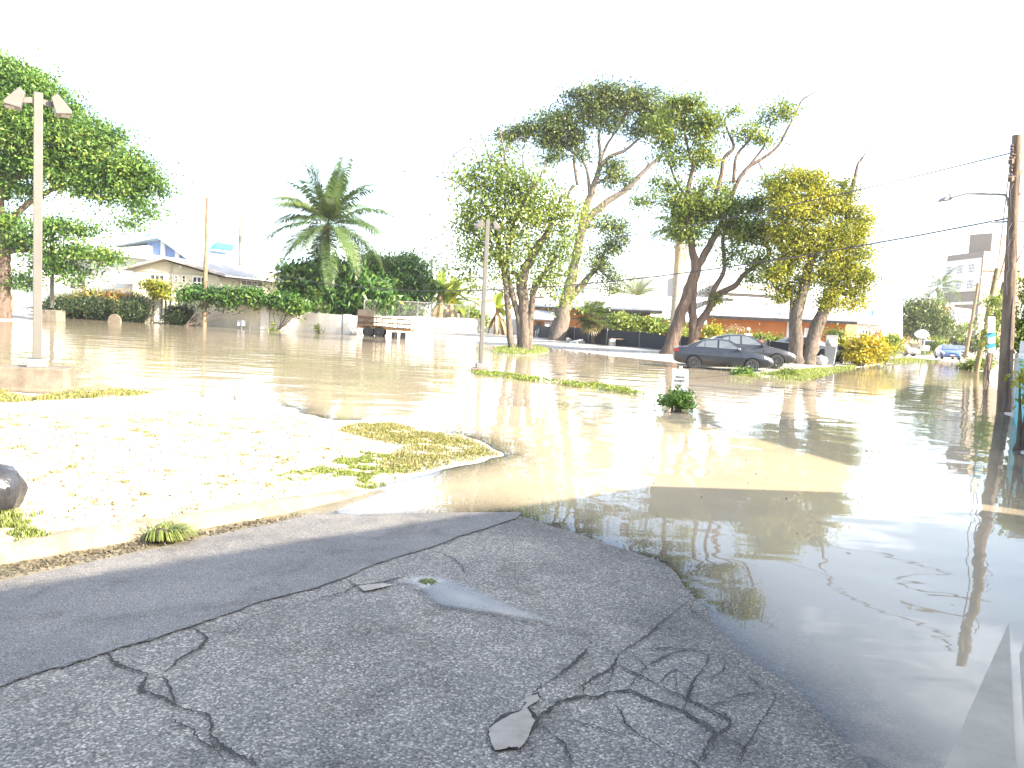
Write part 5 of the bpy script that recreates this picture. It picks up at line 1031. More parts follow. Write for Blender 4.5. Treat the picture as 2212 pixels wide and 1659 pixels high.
# ------------------------------------------------------------------ people (partly hidden or far away)
def skinmesh(name, V, E_, R_, m, parent, sub=2):
    me = bpy.data.meshes.new(name); me.from_pydata(V, E_, []); ob = bpy.data.objects.new(name, me); C.objects.link(ob)
    sk = ob.modifiers.new('s', 'SKIN'); ob.modifiers.new('b', 'SUBSURF').levels = sub
    for i, r in enumerate(R_): me.skin_vertices[0].data[i].radius = r if hasattr(r, '__len__') else (r, r)
    me.skin_vertices[0].data[0].use_root = True
    dg = bpy.context.evaluated_depsgraph_get(); nm = bpy.data.meshes.new_from_object(ob.evaluated_get(dg)); bpy.data.objects.remove(ob)
    return link(name, nm, m, parent, True)
def person(label, p, rz, s, skin, top, bottom, hair, stride=.15, armb=.25, cap=None, pack=None, group=None):
    r = thing('person', label, 'person', p, rz, group); H_ = 1.74*s
    q = lambda x, y, z: (x*s, y*s, z*s)
    V = [q(0, 0, .95), q(0, .01, 1.18), q(0, .0, 1.40), q(0, -.01, 1.50), q(0, -.02, 1.60), q(0, -.02, 1.70)]; R_ = [(.16*s, .11*s), (.15*s, .10*s), (.14*s, .10*s), (.055*s, .055*s), (.080*s, .095*s), (.07*s, .085*s)]; E_ = [(0, 1), (1, 2), (2, 3), (3, 4), (4, 5)]
    for sg in (-1, 1):
        k = len(V); V += [q(sg*.19, 0, 1.40), q(sg*.25, .02, 1.14), q(sg*.26, -armb, .98), q(sg*.25, -armb-.08, .93)]; R_ += [.055*s, .045*s, .032*s, (.03*s, .045*s)]; E_ += [(2, k), (k, k+1), (k+1, k+2), (k+2, k+3)]
        k = len(V); V += [q(sg*.09, 0, .88), q(sg*.10, -sg*stride*.6, .50), q(sg*.10, -sg*stride, .10), q(sg*.11, -sg*stride-.12, .04)]; R_ += [.09*s, .06*s, .042*s, (.035*s, .04*s)]; E_ += [(0, k), (k, k+1), (k+1, k+2), (k+2, k+3)]
    skinmesh('body', V, E_, R_, skin, r)
    tv = [q(0, 0, .92), q(0, .01, 1.18), q(0, 0, 1.40), q(0, -.01, 1.46)]; tr_ = [(.185*s, .135*s), (.175*s, .125*s), (.165*s, .12*s), (.075*s, .075*s)]; te = [(0, 1), (1, 2), (2, 3)]
    for sg in (-1, 1): k = len(tv); tv += [q(sg*.20, 0, 1.40), q(sg*.245, .01, 1.2)]; tr_ += [.078*s, .07*s]; te += [(2, k), (k, k+1)]
    skinmesh('shirt', tv, te, tr_, top, r)
    bv = [q(0, 0, .96)]; br = [(.178*s, .132*s)]; be = []
    for sg in (-1, 1): k = len(bv); bv += [q(sg*.095, 0, .86), q(sg*.105, -sg*stride*.6, .52)]; br += [.112*s, .085*s]; be += [(0, k), (k, k+1)]
    skinmesh('shorts', bv, be, br, bottom, r)
    MB().lathe([(.092*s, 1.66*s), (.096*s, 1.72*s), (.08*s, 1.79*s), (.03*s, 1.82*s)], 14, (0, .0, 0)).build('cap' if cap else 'hair', cap or hair, r, smooth=True, local=True)
    f = MB()
    for sg in (-1, 1): f.box(q(sg*.034, -.108, 1.655), (.02*s, .014*s, .011*s))
    f.box(q(0, -.105, 1.585), (.04*s, .012*s, .01*s)); f.build('face_marks', BLKP, r, local=True)
    if pack: MB().box(q(0, .17, 1.22), (.28*s, .14*s, .40*s)).build('backpack', pack, r, local=True, bevel=.03)
    return r
SK1 = mat("brown skin", (.16, .085, .055), .55, var=.06); SK2 = mat("deep brown skin", (.10, .055, .038), .55, var=.06); BLK = mat("black hair", (.015, .013, .012), .6)
p = A(1611, 780, 44); person('person in a pale top and white cap with shoulder straps behind the parked cars', (p.x, 44, Hz(p.x, 44)), radians(20), 1.0, SK1, mat("pale yellow top", (.62, .58, .40), .8), mat("dark shorts", (.05, .05, .07), .8), BLK, cap=PLW, pack=mat("dark backpack", (.04, .04, .05), .7))
p = A(1640, 780, 45); person('person in a red shirt, low behind the bonnet of the charcoal car', (p.x, 45, Hz(p.x, 45)-.02), radians(40), .80, SK2, mat("red shirt", (.50, .035, .04), .8), mat("dark shorts", (.05, .05, .07), .8), BLK)
for x, l, top, rz_ in ((2040, 'person in white shirt and black shorts walking left of the bright blue car', mat("white shirt", (.74, .74, .74), .8), .3), (2049, 'person in a grey top just behind the white shirted walker', mat("grey shirt", (.40, .40, .42), .8), 2.6)):
    p = A(x, 770, 92+(x-2040)*.2); person(l, (p.x, p.y, .26), rz_, 1.0, SK1, top, mat("black shorts", (.03, .03, .035), .8), BLK, group=None)

# ------------------------------------------------------------------ trees
BK1 = barkmat("grey brown bark", (.20, .165, .135), (.06, .048, .04)); BK2 = barkmat("pale grey bark", (.21, .175, .145), (.075, .06, .05)); BK3 = barkmat("red brown bark", (.19, .14, .11), (.06, .042, .034)); BKP = barkmat("palm bark", (.20, .165, .13), (.10, .08, .06))
LF_RAIN = leafmat("rain tree leaf", [(.035, .075, .018), (.065, .14, .03), (.11, .21, .04), (.20, .27, .05)])
LF_OLV = leafmat("olive leaf", [(.03, .05, .016), (.055, .09, .025), (.10, .14, .033), (.20, .22, .045)], .3)
LF_LT = leafmat("light green leaf", [(.07, .11, .025), (.13, .19, .04), (.20, .26, .06), (.30, .33, .085)], .4)
LF_YEL = leafmat("yellow green leaf", [(.09, .12, .018), (.18, .205, .022), (.30, .30, .03), (.42, .39, .04)], .4)
LF_MID = leafmat("mid green leaf", [(.05, .085, .018), (.10, .155, .028), (.165, .22, .038), (.28, .30, .05)], .35)
LF_WEED = leafmat("weed leaf", [(.07, .14, .03), (.11, .21, .04), (.16, .28, .06), (.24, .33, .08)], .4)
LF_DRK = leafmat("dark glossy leaf", [(.018, .045, .016), (.03, .075, .022), (.05, .11, .03), (.11, .17, .04)], .25, .3)
LF_MNG = leafmat("mango leaf", [(.022, .06, .015), (.04, .10, .022), (.065, .15, .03), (.16, .22, .04)], .3, .32)
LF_PALM = leafmat("palm leaflet", [(.10, .09, .03), (.055, .09, .03), (.075, .12, .035), (.14, .17, .05)], .3, .35)
LF_CRO = leafmat("croton leaf", [(.15, .18, .02), (.32, .29, .025), (.46, .40, .03), (.42, .27, .02)], .35)
LF_HED = leafmat("dark hedge leaf", [(.014, .028, .011), (.024, .045, .016), (.04, .065, .02), (.075, .09, .028)], .2)
LF_BAN = leafmat("banana leaf", [(.08, .12, .02), (.13, .20, .03), (.22, .28, .04), (.34, .34, .06)], .45)
LF_DRY = leafmat("dry leaf", [(.16, .10, .055), (.24, .16, .09), (.32, .23, .13), (.36, .28, .17)], .25)

tree('rain_tree', 'huge spreading green tree filling the upper left corner', 'tree', A(4, 690, 50)*1, 50,
 [[(4, 690, 20), (6, 640, 17), (8, 590, 15), (7, 548, 14), (4, 500, 11), (0, 430, 9), (14, 370, 7), (30, 300, 4)], [(7, 548, 9), (40, 540, 5), (110, 545, 3.5), (200, 555, 2)], [(6, 500, 8), (60, 440, 6), (140, 400, 4), (240, 385, 2.5)], [(0, 430, 8), (70, 350, 6), (160, 310, 4), (250, 320, 2)], [(2, 440, 8), (-60, 380, 7), (-120, 300, 5)], [(7, 550, 6), (20, 532, 5), (32, 520, 3)]],
 [(0, 150, 48, 32, .9), (55, 172, 48, 30), (0, 225, 70, 48), (90, 222, 52, 38), (150, 252, 42, 30), (55, 290, 75, 48), (165, 305, 58, 40), (222, 300, 42, 34), (125, 355, 70, 38), (235, 352, 52, 36), (288, 352, 42, 34), (325, 398, 34, 20, .9), (296, 424, 36, 22, .8), (30, 352, 52, 34), (165, 395, 58, 24, .8), (255, 405, 38, 24, .8), (35, 412, 50, 26, .7), (215, 432, 30, 10, .5), (15, 480, 50, 22, .7), (120, 492, 48, 20, .9), (178, 490, 24, 13, .7), (60, 520, 46, 20, .7), (160, 546, 38, 15, .9), (222, 555, 42, 14, .9), (100, 572, 46, 20, .7), (60, 602, 40, 26, .5), (288, 482, 13, 8, .7), (310, 460, 14, 10, .5), (150, 590, 25, 18, .5), (-80, 250, 90, 80), (-80, 380, 80, 60), (-70, 500, 60, 50)],
 BK3, LF_RAIN, .27, .12, .90, 4.2, 135, 60, .05, .2, .75, flat=.5)
tree('multi_stem_tree', 'light green tree with several stems and bare twigs on a grassy islet', 'tree', G(1122, 758), 42,
 [[(1106, 760, 9), (1103, 740, 7.5), (1097, 666, 6.5), (1091, 603, 6), (1078, 540, 5), (1068, 490, 3.5), (1040, 430, 2)], [(1126, 760, 9), (1122, 700, 7), (1108, 640, 6), (1094, 580, 5), (1100, 530, 4)], [(1134, 760, 13), (1131, 665, 11), (1128, 600, 12), (1146, 560, 9), (1163, 530, 8), (1184, 500, 6), (1200, 455, 3.5), (1215, 420, 2)], [(1142, 758, 9), (1147, 675, 7), (1155, 619, 7), (1176, 590, 5), (1200, 560, 3)], [(1128, 610, 7), (1112, 590, 5), (1093, 590, 4)],
  [(1097, 540, 6), (1110, 478, 5), (1128, 434, 5), (1120, 405, 4), (1091, 362, 3), (1066, 347, 2)], [(1128, 434, 4), (1147, 412, 3), (1165, 385, 2), (1180, 350, 1.2)], [(1016, 412, 1.6), (988, 394, 1.3), (963, 384, 1.1), (931, 381, .7)], [(1066, 420, 2.5), (1040, 400, 2), (1016, 412, 1.5)], [(1060, 350, 2), (1053, 328, 1.6), (1044, 303, 1.3), (1031, 287, 1), (1018, 316, .8)], [(1040, 370, 1.8), (1018, 318, 1.3), (980, 334, 1), (972, 353, .7)], [(1092, 362, 2), (1088, 322, 1.8), (1081, 290, 1.5), (1072, 268, .9)], [(1090, 330, 1.5), (1110, 305, 1.2), (1128, 297, 1), (1147, 309, .7)], [(1081, 290, 1), (1098, 275, .7)], [(963, 384, .9), (945, 360, .6)], [(988, 394, .9), (955, 372, .7), (940, 350, .5)], [(1063, 500, 2), (1040, 520, 1.6), (1012, 560, 1)], [(1150, 460, 3), (1130, 350, 1.6), (1135, 320, 1)]],
 [(1078, 350, 42, 26, .7), (1025, 385, 36, 24, .6), (1112, 400, 60, 40, .75), (1015, 470, 36, 36, .65), (1065, 455, 56, 40, .75), (1140, 465, 58, 42, .75), (1195, 442, 46, 40, .6), (1235, 470, 34, 34, .5), (1015, 545, 32, 26, .6), (1095, 535, 56, 36, .65), (1175, 545, 48, 38, .55), (1218, 520, 36, 36, .55), (1190, 600, 40, 22, .6), (1000, 598, 20, 18, .4), (1228, 590, 22, 18, .5), (1020, 622, 14, 8, .4), (1040, 500, 40, 34, .6), (1100, 590, 22, 14, .4), (1225, 650, 12, 18, .4), (1055, 400, 40, 30, .6)],
 BK1, LF_LT, .20, .115, .9, 4.4, 95, 170, .03, .35, .8)
tree('tall_tree', 'tallest tree with leaning furrowed trunk and umbrella crown', 'tree', GH(1206, 737), 63,
 [[(1203, 738, 26), (1207, 722, 21), (1216, 675, 16), (1228, 628, 13), (1241, 572, 10), (1253, 509, 9), (1264, 453, 8), (1275, 424, 7), (1284, 396, 6), (1295, 362, 5), (1297, 330, 4), (1293, 295, 3), (1300, 262, 2)], [(1297, 360, 4.5), (1318, 338, 4), (1350, 325, 3.2), (1370, 308, 2.6), (1390, 290, 2)], [(1297, 345, 3.5), (1312, 312, 2.8), (1330, 285, 2), (1345, 265, 1.5)], [(1275, 424, 4.5), (1269, 372, 3), (1258, 341, 2.8), (1262, 309, 2.4), (1259, 262, 1.6)], [(1248, 520, 8), (1275, 470, 7), (1299, 446, 7.5), (1320, 430, 6.5), (1354, 409, 5.5), (1387, 374, 4.5), (1413, 350, 4), (1440, 326, 3), (1460, 300, 2)], [(1230, 645, 8), (1252, 622, 8), (1272, 598, 6), (1300, 570, 3.5)], [(1248, 400, 3.5), (1240, 350, 3), (1248, 310, 2.5), (1262, 285, 2)], [(1240, 400, 4), (1228, 420, 3), (1230, 450, 3)], [(1240, 330, 3), (1190, 300, 2.4), (1130, 290, 1.6)], [(1387, 374, 1.6), (1400, 352, 1.4), (1378, 350, 1.1)], [(1283, 400, 3), (1310, 385, 2), (1330, 378, 1.4)]],
 [(1098, 292, 32, 20), (1145, 280, 40, 24), (1195, 265, 40, 26), (1250, 228, 36, 34), (1290, 215, 42, 36), (1340, 206, 46, 34), (1385, 218, 42, 42), (1300, 255, 48, 30, .9), (1365, 265, 48, 28, .9), (1415, 262, 36, 32), (1200, 305, 34, 30), (1238, 295, 28, 22), (1190, 342, 26, 20), (1336, 374, 36, 28, 1.1), (1430, 240, 26, 26), (1225, 258, 30, 22), (1315, 482, 34, 26, .8), (1330, 530, 28, 34), (1298, 560, 26, 34, .9), (1322, 608, 24, 26, .9), (1345, 510, 18, 20, .7), (1262, 330, 8, 14, .3)],
 BK2, LF_OLV, .24, .13, .75, 2.0, 95, 130, .05, .25, .8)
tree('shade_tree', 'two trunked tree with red brown leaning trunk and bare upper limbs behind the blue saloon', 'tree', GH(1450, 764), 47,
 [[(1443, 770, 21), (1448, 750, 16), (1466, 690, 13), (1488, 625, 12), (1503, 581, 11), (1496, 545, 8), (1490, 500, 7), (1484, 440, 6), (1488, 399, 5), (1497, 359, 4), (1488, 328, 3), (1478, 282, 2)], [(1503, 581, 9), (1521, 552, 8), (1543, 512, 7.5), (1560, 480, 6), (1545, 428, 5), (1557, 384, 4.5), (1565, 340, 4), (1585, 319, 3), (1572, 282, 2.5), (1566, 257, 2), (1590, 235, 1.2)], [(1498, 756, 10), (1497, 700, 9), (1497, 650, 9), (1500, 592, 9)], [(1500, 735, 9), (1506, 709, 9), (1528, 672, 8), (1546, 640, 7), (1587, 618, 6), (1608, 592, 5), (1640, 570, 4), (1665, 545, 2.5)], [(1530, 668, 6), (1543, 625, 5.5), (1565, 581, 4.5), (1561, 520, 4), (1575, 480, 3)],
  [(1562, 480, 5), (1590, 400, 4.5), (1616, 362, 4), (1645, 344, 3.5), (1678, 319, 3), (1696, 289, 2.6), (1718, 246, 2.2), (1736, 213, 1.6), (1772, 196, .7)], [(1616, 362, 3), (1638, 333, 2.5), (1652, 311, 2), (1663, 271, 1.5), (1690, 240, 1)], [(1585, 395, 4), (1590, 340, 3), (1612, 310, 2.4), (1632, 280, 1.5)], [(1565, 300, 2), (1560, 262, 1.2), (1563, 245, .8)], [(1488, 330, 2), (1505, 290, 1.8), (1520, 250, 1.4), (1500, 215, .9)], [(1497, 359, 3), (1515, 330, 2.4), (1535, 270, 1.5)], [(1484, 430, 3), (1460, 390, 2.4), (1445, 350, 1.5)], [(1736, 213, 1), (1760, 206, .6)], [(1500, 470, 3), (1516, 440, 2.5), (1520, 390, 2)]],
 [(1468, 232, 30, 28), (1500, 222, 32, 26), (1440, 278, 34, 38), (1500, 278, 44, 38), (1532, 262, 20, 30), (1455, 335, 34, 32, .8), (1510, 340, 38, 38, .7), (1432, 398, 30, 16, .8), (1402, 425, 22, 12, .7), (1382, 438, 10, 8, .5), (1470, 420, 32, 26, .5), (1690, 228, 20, 15, .8), (1665, 248, 18, 15, .8), (1622, 280, 28, 10, .7), (1600, 292, 16, 12, .6), (1658, 300, 18, 16, .6), (1592, 243, 9, 6, .5), (1700, 255, 12, 12, .5), (1635, 300, 14, 10, .5), (1475, 445, 38, 28), (1525, 432, 36, 32), (1472, 492, 38, 30), (1545, 470, 44, 40), (1582, 440, 36, 32), (1600, 500, 44, 36), (1642, 452, 34, 36), (1655, 502, 38, 36), (1592, 556, 28, 26, .7), (1640, 556, 30, 24, .8), (1570, 405, 20, 18, .8), (1530, 390, 16, 14, .4), (1670, 400, 26, 22), (1625, 600, 22, 12, .5), (1500, 515, 20, 14, .6), (1545, 650, 7, 12, .5)],
 BK3, LF_MID, .20, .11, .58, 2.0, 95, 130, .035, .25, .8)
tree('yellow_tree', 'yellow leaved tree with two thick trunks and a broken top by the bins', 'tree', GH(1738, 788), 45,
 [[(1722, 794, 19), (1722, 770, 15), (1721, 683, 13.5), (1738, 615, 11), (1750, 567, 9.5), (1765, 540, 8), (1784, 519, 7), (1790, 490, 4), (1800, 450, 3)], [(1745, 794, 20), (1748, 765, 16), (1764, 712, 14.5), (1786, 658, 13), (1798, 628, 10), (1812, 580, 7), (1825, 520, 6), (1834, 435, 5.5), (1845, 392, 4.2), (1853, 355, 3), (1861, 345, 2.6), (1875, 322, .9)], [(1709, 785, 5), (1709, 720, 4.5), (1709, 658, 4), (1712, 620, 3)], [(1750, 567, 6), (1745, 510, 4.5), (1720, 450, 3), (1710, 410, 2)], [(1834, 545, 6), (1842, 530, 5)], [(1853, 355, 1.2), (1862, 338, .9)], [(1770, 690, 4), (1778, 650, 3), (1782, 620, 2)]],
 [(1684, 412, 30, 22), (1722, 386, 33, 23), (1762, 388, 32, 24), (1702, 450, 42, 36), (1760, 440, 44, 38), (1808, 430, 32, 32), (1848, 470, 32, 32), (1722, 518, 42, 38), (1780, 508, 48, 42), (1838, 528, 38, 42), (1672, 590, 28, 22, .8), (1702, 568, 28, 28), (1820, 590, 42, 38), (1800, 640, 38, 26, .9), (1848, 648, 28, 28, .9), (1862, 600, 22, 30), (1690, 640, 22, 18, .7), (1740, 595, 26, 20, .5), (1870, 545, 14, 24, .7), (1690, 500, 26, 30), (1880, 470, 10, 8, .4), (1835, 400, 14, 8, .4), (1785, 575, 30, 30, .8)],
 BK1, LF_YEL, .17, .10, .52, 2.5, 100, 80, .03, .3, .8)
yt = [o for o in bpy.data.objects if o.name.startswith('yellow_tree')][0]
foliage('shade_side_crown', LF_MID, yt, [(1672, 600, 26, 20, .7), (1700, 575, 28, 26, .8), (1695, 640, 22, 18, .6), (1690, 510, 24, 30, .5), (1745, 600, 26, 22, .5), (1672, 450, 18, 26, .5), (1715, 620, 22, 22, .6)], 45.6, .18, .10, .5, 2.0, 90)  # greener left leaves put the crown's shade side into colour
tree('mango_tree', 'broad bush tree with large drooping dark leaves under the coconut palm', 'tree', A(720, 715, 63), 63,
 [[(720, 715, 8), (720, 660, 7), (715, 610, 5)], [(720, 665, 5), (760, 620, 3)], [(720, 665, 5), (670, 630, 3)]],
 [(640, 618, 33, 38), (640, 588, 25, 18), (700, 598, 48, 36), (760, 612, 44, 38), (720, 648, 66, 36), (800, 632, 34, 32), (660, 655, 50, 26), (780, 655, 48, 24), (828, 645, 14, 18), (710, 572, 18, 12)],
 BK1, LF_MNG, .62, .20, .75, 2.4, 60, 20, .05, .55, .8)
tree('mango_tree', 'tall dense dark green tree right of the coconut palm behind the trailer', 'tree', A(850, 715, 72), 72,
 [[(850, 715, 9), (855, 640, 8), (850, 580, 5)]],
 [(800, 560, 20, 17), (850, 575, 38, 26), (830, 610, 48, 38), (890, 592, 38, 36), (905, 640, 33, 38), (860, 658, 48, 30), (800, 590, 22, 26), (880, 560, 20, 13), (920, 610, 20, 24), (850, 630, 50, 40)],
 BK1, LF_MNG, .42, .14, .8, 2.4, 90, 20, .05, .5, .8)
tree('dark_tree', 'wide dark green tree below the coconut palm at the end of the street', 'tree', A(1992, 770, 104), 104,
 [[(1992, 772, 5), (1992, 730, 5), (1990, 690, 3)]],
 [(1988, 690, 34, 26), (1985, 664, 24, 18), (2018, 684, 26, 24), (1960, 712, 24, 12), (2040, 704, 20, 14), (1998, 715, 40, 16), (2020, 655, 16, 14, .8)],
 BK1, LF_OLV, .42, .22, 1.1, 3.0, 100, 20, .06, .3, .8)
# palms
def cocofronds(n, ln, seed, e0=-.75, e1=1.35):
    r = random.Random(seed); o = []
    for i in range(n):
        f = i/(n-1); o.append((i*2.39996+r.uniform(-.2, .2), e0+(e1-e0)*f**.85+r.uniform(-.08, .08), ln*r.uniform(.88, 1.08)*(1-.15*f), 1.0+.55*(1-f)*r.uniform(.6, 1.2), r.uniform(.25, .8)))
    return o
cb_ = A(712, 700, 64); ct_ = A(709, 486, 64); cb_.z = .2
palm('coconut_palm', 'tall coconut palm with arching fronds above the mango bush', cb_, ct_, .17, cocofronds(34, 7.0, 3, -.72, 1.25)+[(.6, 1.45, 7.0, .3, .6), (3.6, 1.32, 7.0, .4, .4), (5.5, 1.2, 7.0, .5, .5)], LF_PALM, BKP, 1.3, 52, nuts=14)
cb_ = A(2034, 770, 118); cb_.z = .2; palm('coconut_palm', 'coconut palm rising behind the dark tree in front of the hotel', cb_, A(2026, 622, 118), .2, cocofronds(20, 5.2, 9, -1.0, 1.3), LF_PALM, BKP, 1.1, 26, nuts=6)
rb_ = GH(1452, 735); rb_ = A(1452, 735, 62); rb_.z = .2; rt = A(1474, 500, 62)
rp = palm('royal_palm', 'thick smooth pale trunked palm with a skirt of dead fronds behind the leaning trunk', rb_, rt, .43, cocofronds(9, 3.8, 21, .0, 1.3)+[(.3, .35, 6.0, .9), (.9, .5, 5.5, .8)], LF_PALM, mat("pale palm trunk", (.50, .42, .33), .85, c2=(.38, .31, .24), scale=2, stretch=(1, 1, 4), bmp=.3), 1.0, 36)
for k in range(9):
    Vs, Fs = [], []; rr_ = random.Random(k); frond(Vs, Fs, rt+Vector((.35*cos(k), .35*sin(k), -.4)), k*.7+.2, -1.25, 3.3+rr_.uniform(-.8, .8), .5, .5, 26, rng=rr_)
    me = bpy.data.meshes.new('dead_frond'); I = INV[rp.name]; me.from_pydata([tuple(I@Vector((v.x, v.y, v.z))) for v in Vs], [], Fs); a_ = me.attributes.new('v', 'FLOAT', 'POINT'); a_.data.foreach_set('value', [rr_.uniform(.3, .8)]*len(Vs)); link('dead_frond', me, LF_DRY, rp)
db_ = A(1376, 700, 86); db_.z = .3; palm('date_palm', 'feathery pale date palm showing above the white roof', db_, A(1376, 640, 86), .3, [(i*2.4, .15+1.1*((i*7) % 15)/15, 3.9, 1.0, .5) for i in range(26)], leafmat("date leaflet", [(.10, .12, .05), (.15, .18, .08), (.20, .23, .11)], .3), BKP, .55, 44)
for i, (x, y, l) in enumerate(((933, 560, 'tiny far palm right of the dense dark tree'), (958, 577, 'tiny far palm nearest the banana plant'), (400, 552, 'small palm showing over the cream house ridge'))):
    cb_ = A(x, 690, 150); cb_.z = 0; palm('distant_palm', l, cb_, A(x, y, 150), .22, [(k*2.4, -.6+1.5*k/13, 2.6, 1.2, .4) for k in range(14)], LF_PALM, BKP, .9, 14)
cb_ = A(180, 690, 74); cb_.z = 0; palm('garden_palm', 'slim garden palm by the white balcony house', cb_, A(182, 592, 74), .14, [(k*2.4, -.3+1.4*k/12, 2.6, 1.1, .7) for k in range(12)], LF_PALM, BKP, .6, 24)
# fan palm by the mesh fence: round pleated leaves
fb = GH(1281, 743); fpm = thing('fan_palm', 'small fan palm with hanging skirt in front of the mesh fence', 'palm tree', fb); Yp = fb.y
MB().tube([fb-Zv*.1, A(1281, 700, Yp), A(1280, 672, Yp)], [.14, .12, .12], 8).tube([A(1272, 742, Yp+.3), A(1270, 700, Yp+.3), A(1268, 680, Yp+.2)], .07, 6).build('trunk', BKP, fpm, smooth=True)
Vs, Fs, vals = [], [], []; r_ = random.Random(2)
for k in range(64):
    f = k/63; el = -1.2+2.3*f+r_.uniform(-.15, .15); a = k*2.4; d = Vector((cos(a)*cos(el), sin(a)*cos(el), sin(el))); c = A(1280, 682, Yp)+d*r_.uniform(.45, 1.05)*(1 if f < .8 else 1.15)
    up = Vector((0, 0, 1)); s = d.cross(up).normalized(); nrm_ = s.cross(d); nr_ = 15; R0 = r_.uniform(.55, .8)
    for j in range(nr_):
        b0 = -2.0+4.0*j/nr_; b1 = -2.0+4.0*(j+.62)/nr_; bm_ = (b0+b1)/2
        k0 = len(Vs); Vs += [c, c+(d*cos(b0)+s*sin(b0))*R0*.7, c+(d*cos(bm_)+s*sin(bm_))*R0+Vector((0, 0, -.22*R0)), c+(d*cos(b1)+s*sin(b1))*R0*.7+nrm_*.03]; Fs.append((k0, k0+1, k0+2, k0+3)); vals += [min(1, max(0, .1+.75*f+r_.uniform(-.1, .1)))]*4
me = bpy.data.meshes.new('fan_leaves'); I = INV[fpm.name]; me.from_pydata([tuple(I@v) for v in Vs], [], Fs); a_ = me.attributes.new('v', 'FLOAT', 'POINT'); a_.data.foreach_set('value', vals); link('fan_leaves', me, leafmat("fan palm leaf", [(.20, .15, .06), (.05, .075, .02), (.07, .11, .025), (.13, .17, .04)], .3), fpm)
# banana plants
def banana(label, base, leaves, dead, lm=LF_BAN, sz=1.0):
    r = thing('banana_plant', label, 'banana plant', base, 0, 'banana plants along the wall'); b = Vector(base); rr = random.Random(len(label))
    MB().tube([b-Zv*.1, b+Zv*1.2*sz, b+Zv*2.0*sz], [.2*sz, .17*sz, .1*sz], 9).tube([b+Vector((.7, .3, -.1)), b+Vector((.65, .3, 1.1*sz))], [.14*sz, .1*sz], 8).build('stem', mat("banana stem", (.28, .20, .10), .8, c2=(.14, .09, .05), scale=3), r, smooth=True)
    for k in range(leaves+dead):
        isd = k >= leaves; a = k*2.4+rr.uniform(-.3, .3); el = rr.uniform(.5, 1.3) if not isd else -.9; ln = rr.uniform(1.6, 2.4)*sz*(.8 if isd else 1)
        Vs, Fs = [], []; d = Vector((cos(a)*cos(el), sin(a)*cos(el), sin(el))); p = b+Zv*(1.7*sz if not isd else 1.5*sz)
        if k % 3 == 1: p = p+Vector((.65, .3, -.5*sz))
        n = 9; s = d.cross(Zv).normalized()
        for i in range(n+1):
            t_ = i/n; ww = .24*sz*sin(pi*min(1, .08+t_*.95))**.7*(.6 if isd else 1)*rr.uniform(.8, 1.1); u_ = s.cross(d)
            Vs += [p+s*ww+u_*ww*.25, p, p-s*ww+u_*ww*.25]
            if i < n: k0 = 3*i; Fs += [(k0, k0+1, k0+4, k0+3), (k0+1, k0+2, k0+5, k0+4)]
            d = (d+Vector((0, 0, -.16 if not isd else -.1))).normalized(); p = p+d*ln/n
        me = bpy.data.meshes.new('leaf'); I = INV[r.name]; me.from_pydata([tuple(I@v) for v in Vs], [], Fs); a_ = me.attributes.new('v', 'FLOAT', 'POINT'); a_.data.foreach_set('value', [rr.uniform(.2, .9)]*len(Vs)); link('leaf' if not isd else 'dead_leaf', me, LF_DRY if isd else lm, r)
    return r
for x, y, Yb, l, n, dd, s_ in ((948, 700, 73, 'tall yellow green banana plant with brown stem behind the white wall end', 14, 4, 2.0), (972, 706, 74, 'smaller banana plant leaning over the white wall end', 12, 2, 1.7), (1072, 722, 75, 'brown withered banana plant left of the multi stemmed tree', 9, 10, 1.45)):
    q = A(x, y, Yb); banana(l, (q.x, q.y, .3), n, dd, sz=s_)

# ------------------------------------------------------------------ shrubs and hedges
def shrub(name, label, cat, blobs, Y, lm, L_=.12, W_=.07, cl=.35, dens=3, per=70, droop=.2, group=None, basepx=None, depth=.8, vs=.22):
    b0 = basepx or (blobs[0][0], max(q[1]+q[3] for q in blobs)); p = A(b0[0], b0[1], Y); p.z = 0
    r = thing(name, label, cat, p, 0, group); c = foliage('leaves', lm, r, blobs, Y, L_, W_, cl, dens, per, droop, depth, vs)
    mb = MB(); rr = random.Random(len(label))
    for _ in range(7): q = Vector(c[rr.randrange(len(c))]); mb.tube([p+Vector((rr.uniform(-.1, .1), 0, -.05)), p.lerp(q, .5)+Zv*.1, q], [.03, .02, .01], 5)
    mb.build('stems', BK1, r); return r
HG = 'hedges along the flooded lot'
shrub('hedge', 'long dark clipped hedge at the left edge of the flood', 'hedge', [(x, 666+(i % 2)*2, 24, 22) for i, x in enumerate(range(118, 262, 18))], 62, LF_HED, .16, .09, .5, 3.4, 90, group=HG, depth=1.6)
shrub('croton_bush', 'red and yellow leaved bushes rising above the long dark hedge', 'bush', [(190, 640, 26, 9, .8), (225, 641, 24, 11), (255, 648, 26, 14), (285, 650, 20, 12), (150, 645, 22, 10, .7)], 62.6, leafmat("mixed croton leaf", [(.05, .08, .02), (.12, .16, .03), (.30, .24, .05), (.30, .07, .04)], .3), .42, .12, .5, 2.4, 45, group=HG)
shrub('hedge', 'round dark clipped bush left of the garden gate', 'hedge', [(290, 668, 30, 24), (275, 672, 22, 20), (303, 674, 18, 18)], 60.6, LF_HED, .14, .08, .45, 4, 90, group=HG)
shrub('hedge', 'round dark clipped bush right of the garden gate', 'hedge', [(388, 680, 26, 22), (375, 682, 16, 20), (405, 682, 16, 20)], 59, LF_HED, .13, .08, .42, 4.5, 95, group=HG)
shrub('flowering_vine', 'bright yellow green vine arching over the garden gate', 'vine', [(325, 615, 16, 10), (345, 622, 18, 12), (338, 632, 16, 8, .7), (362, 636, 10, 8, .4)], 61, LF_YEL, .22, .14, .4, 2.6, 60, group=HG)
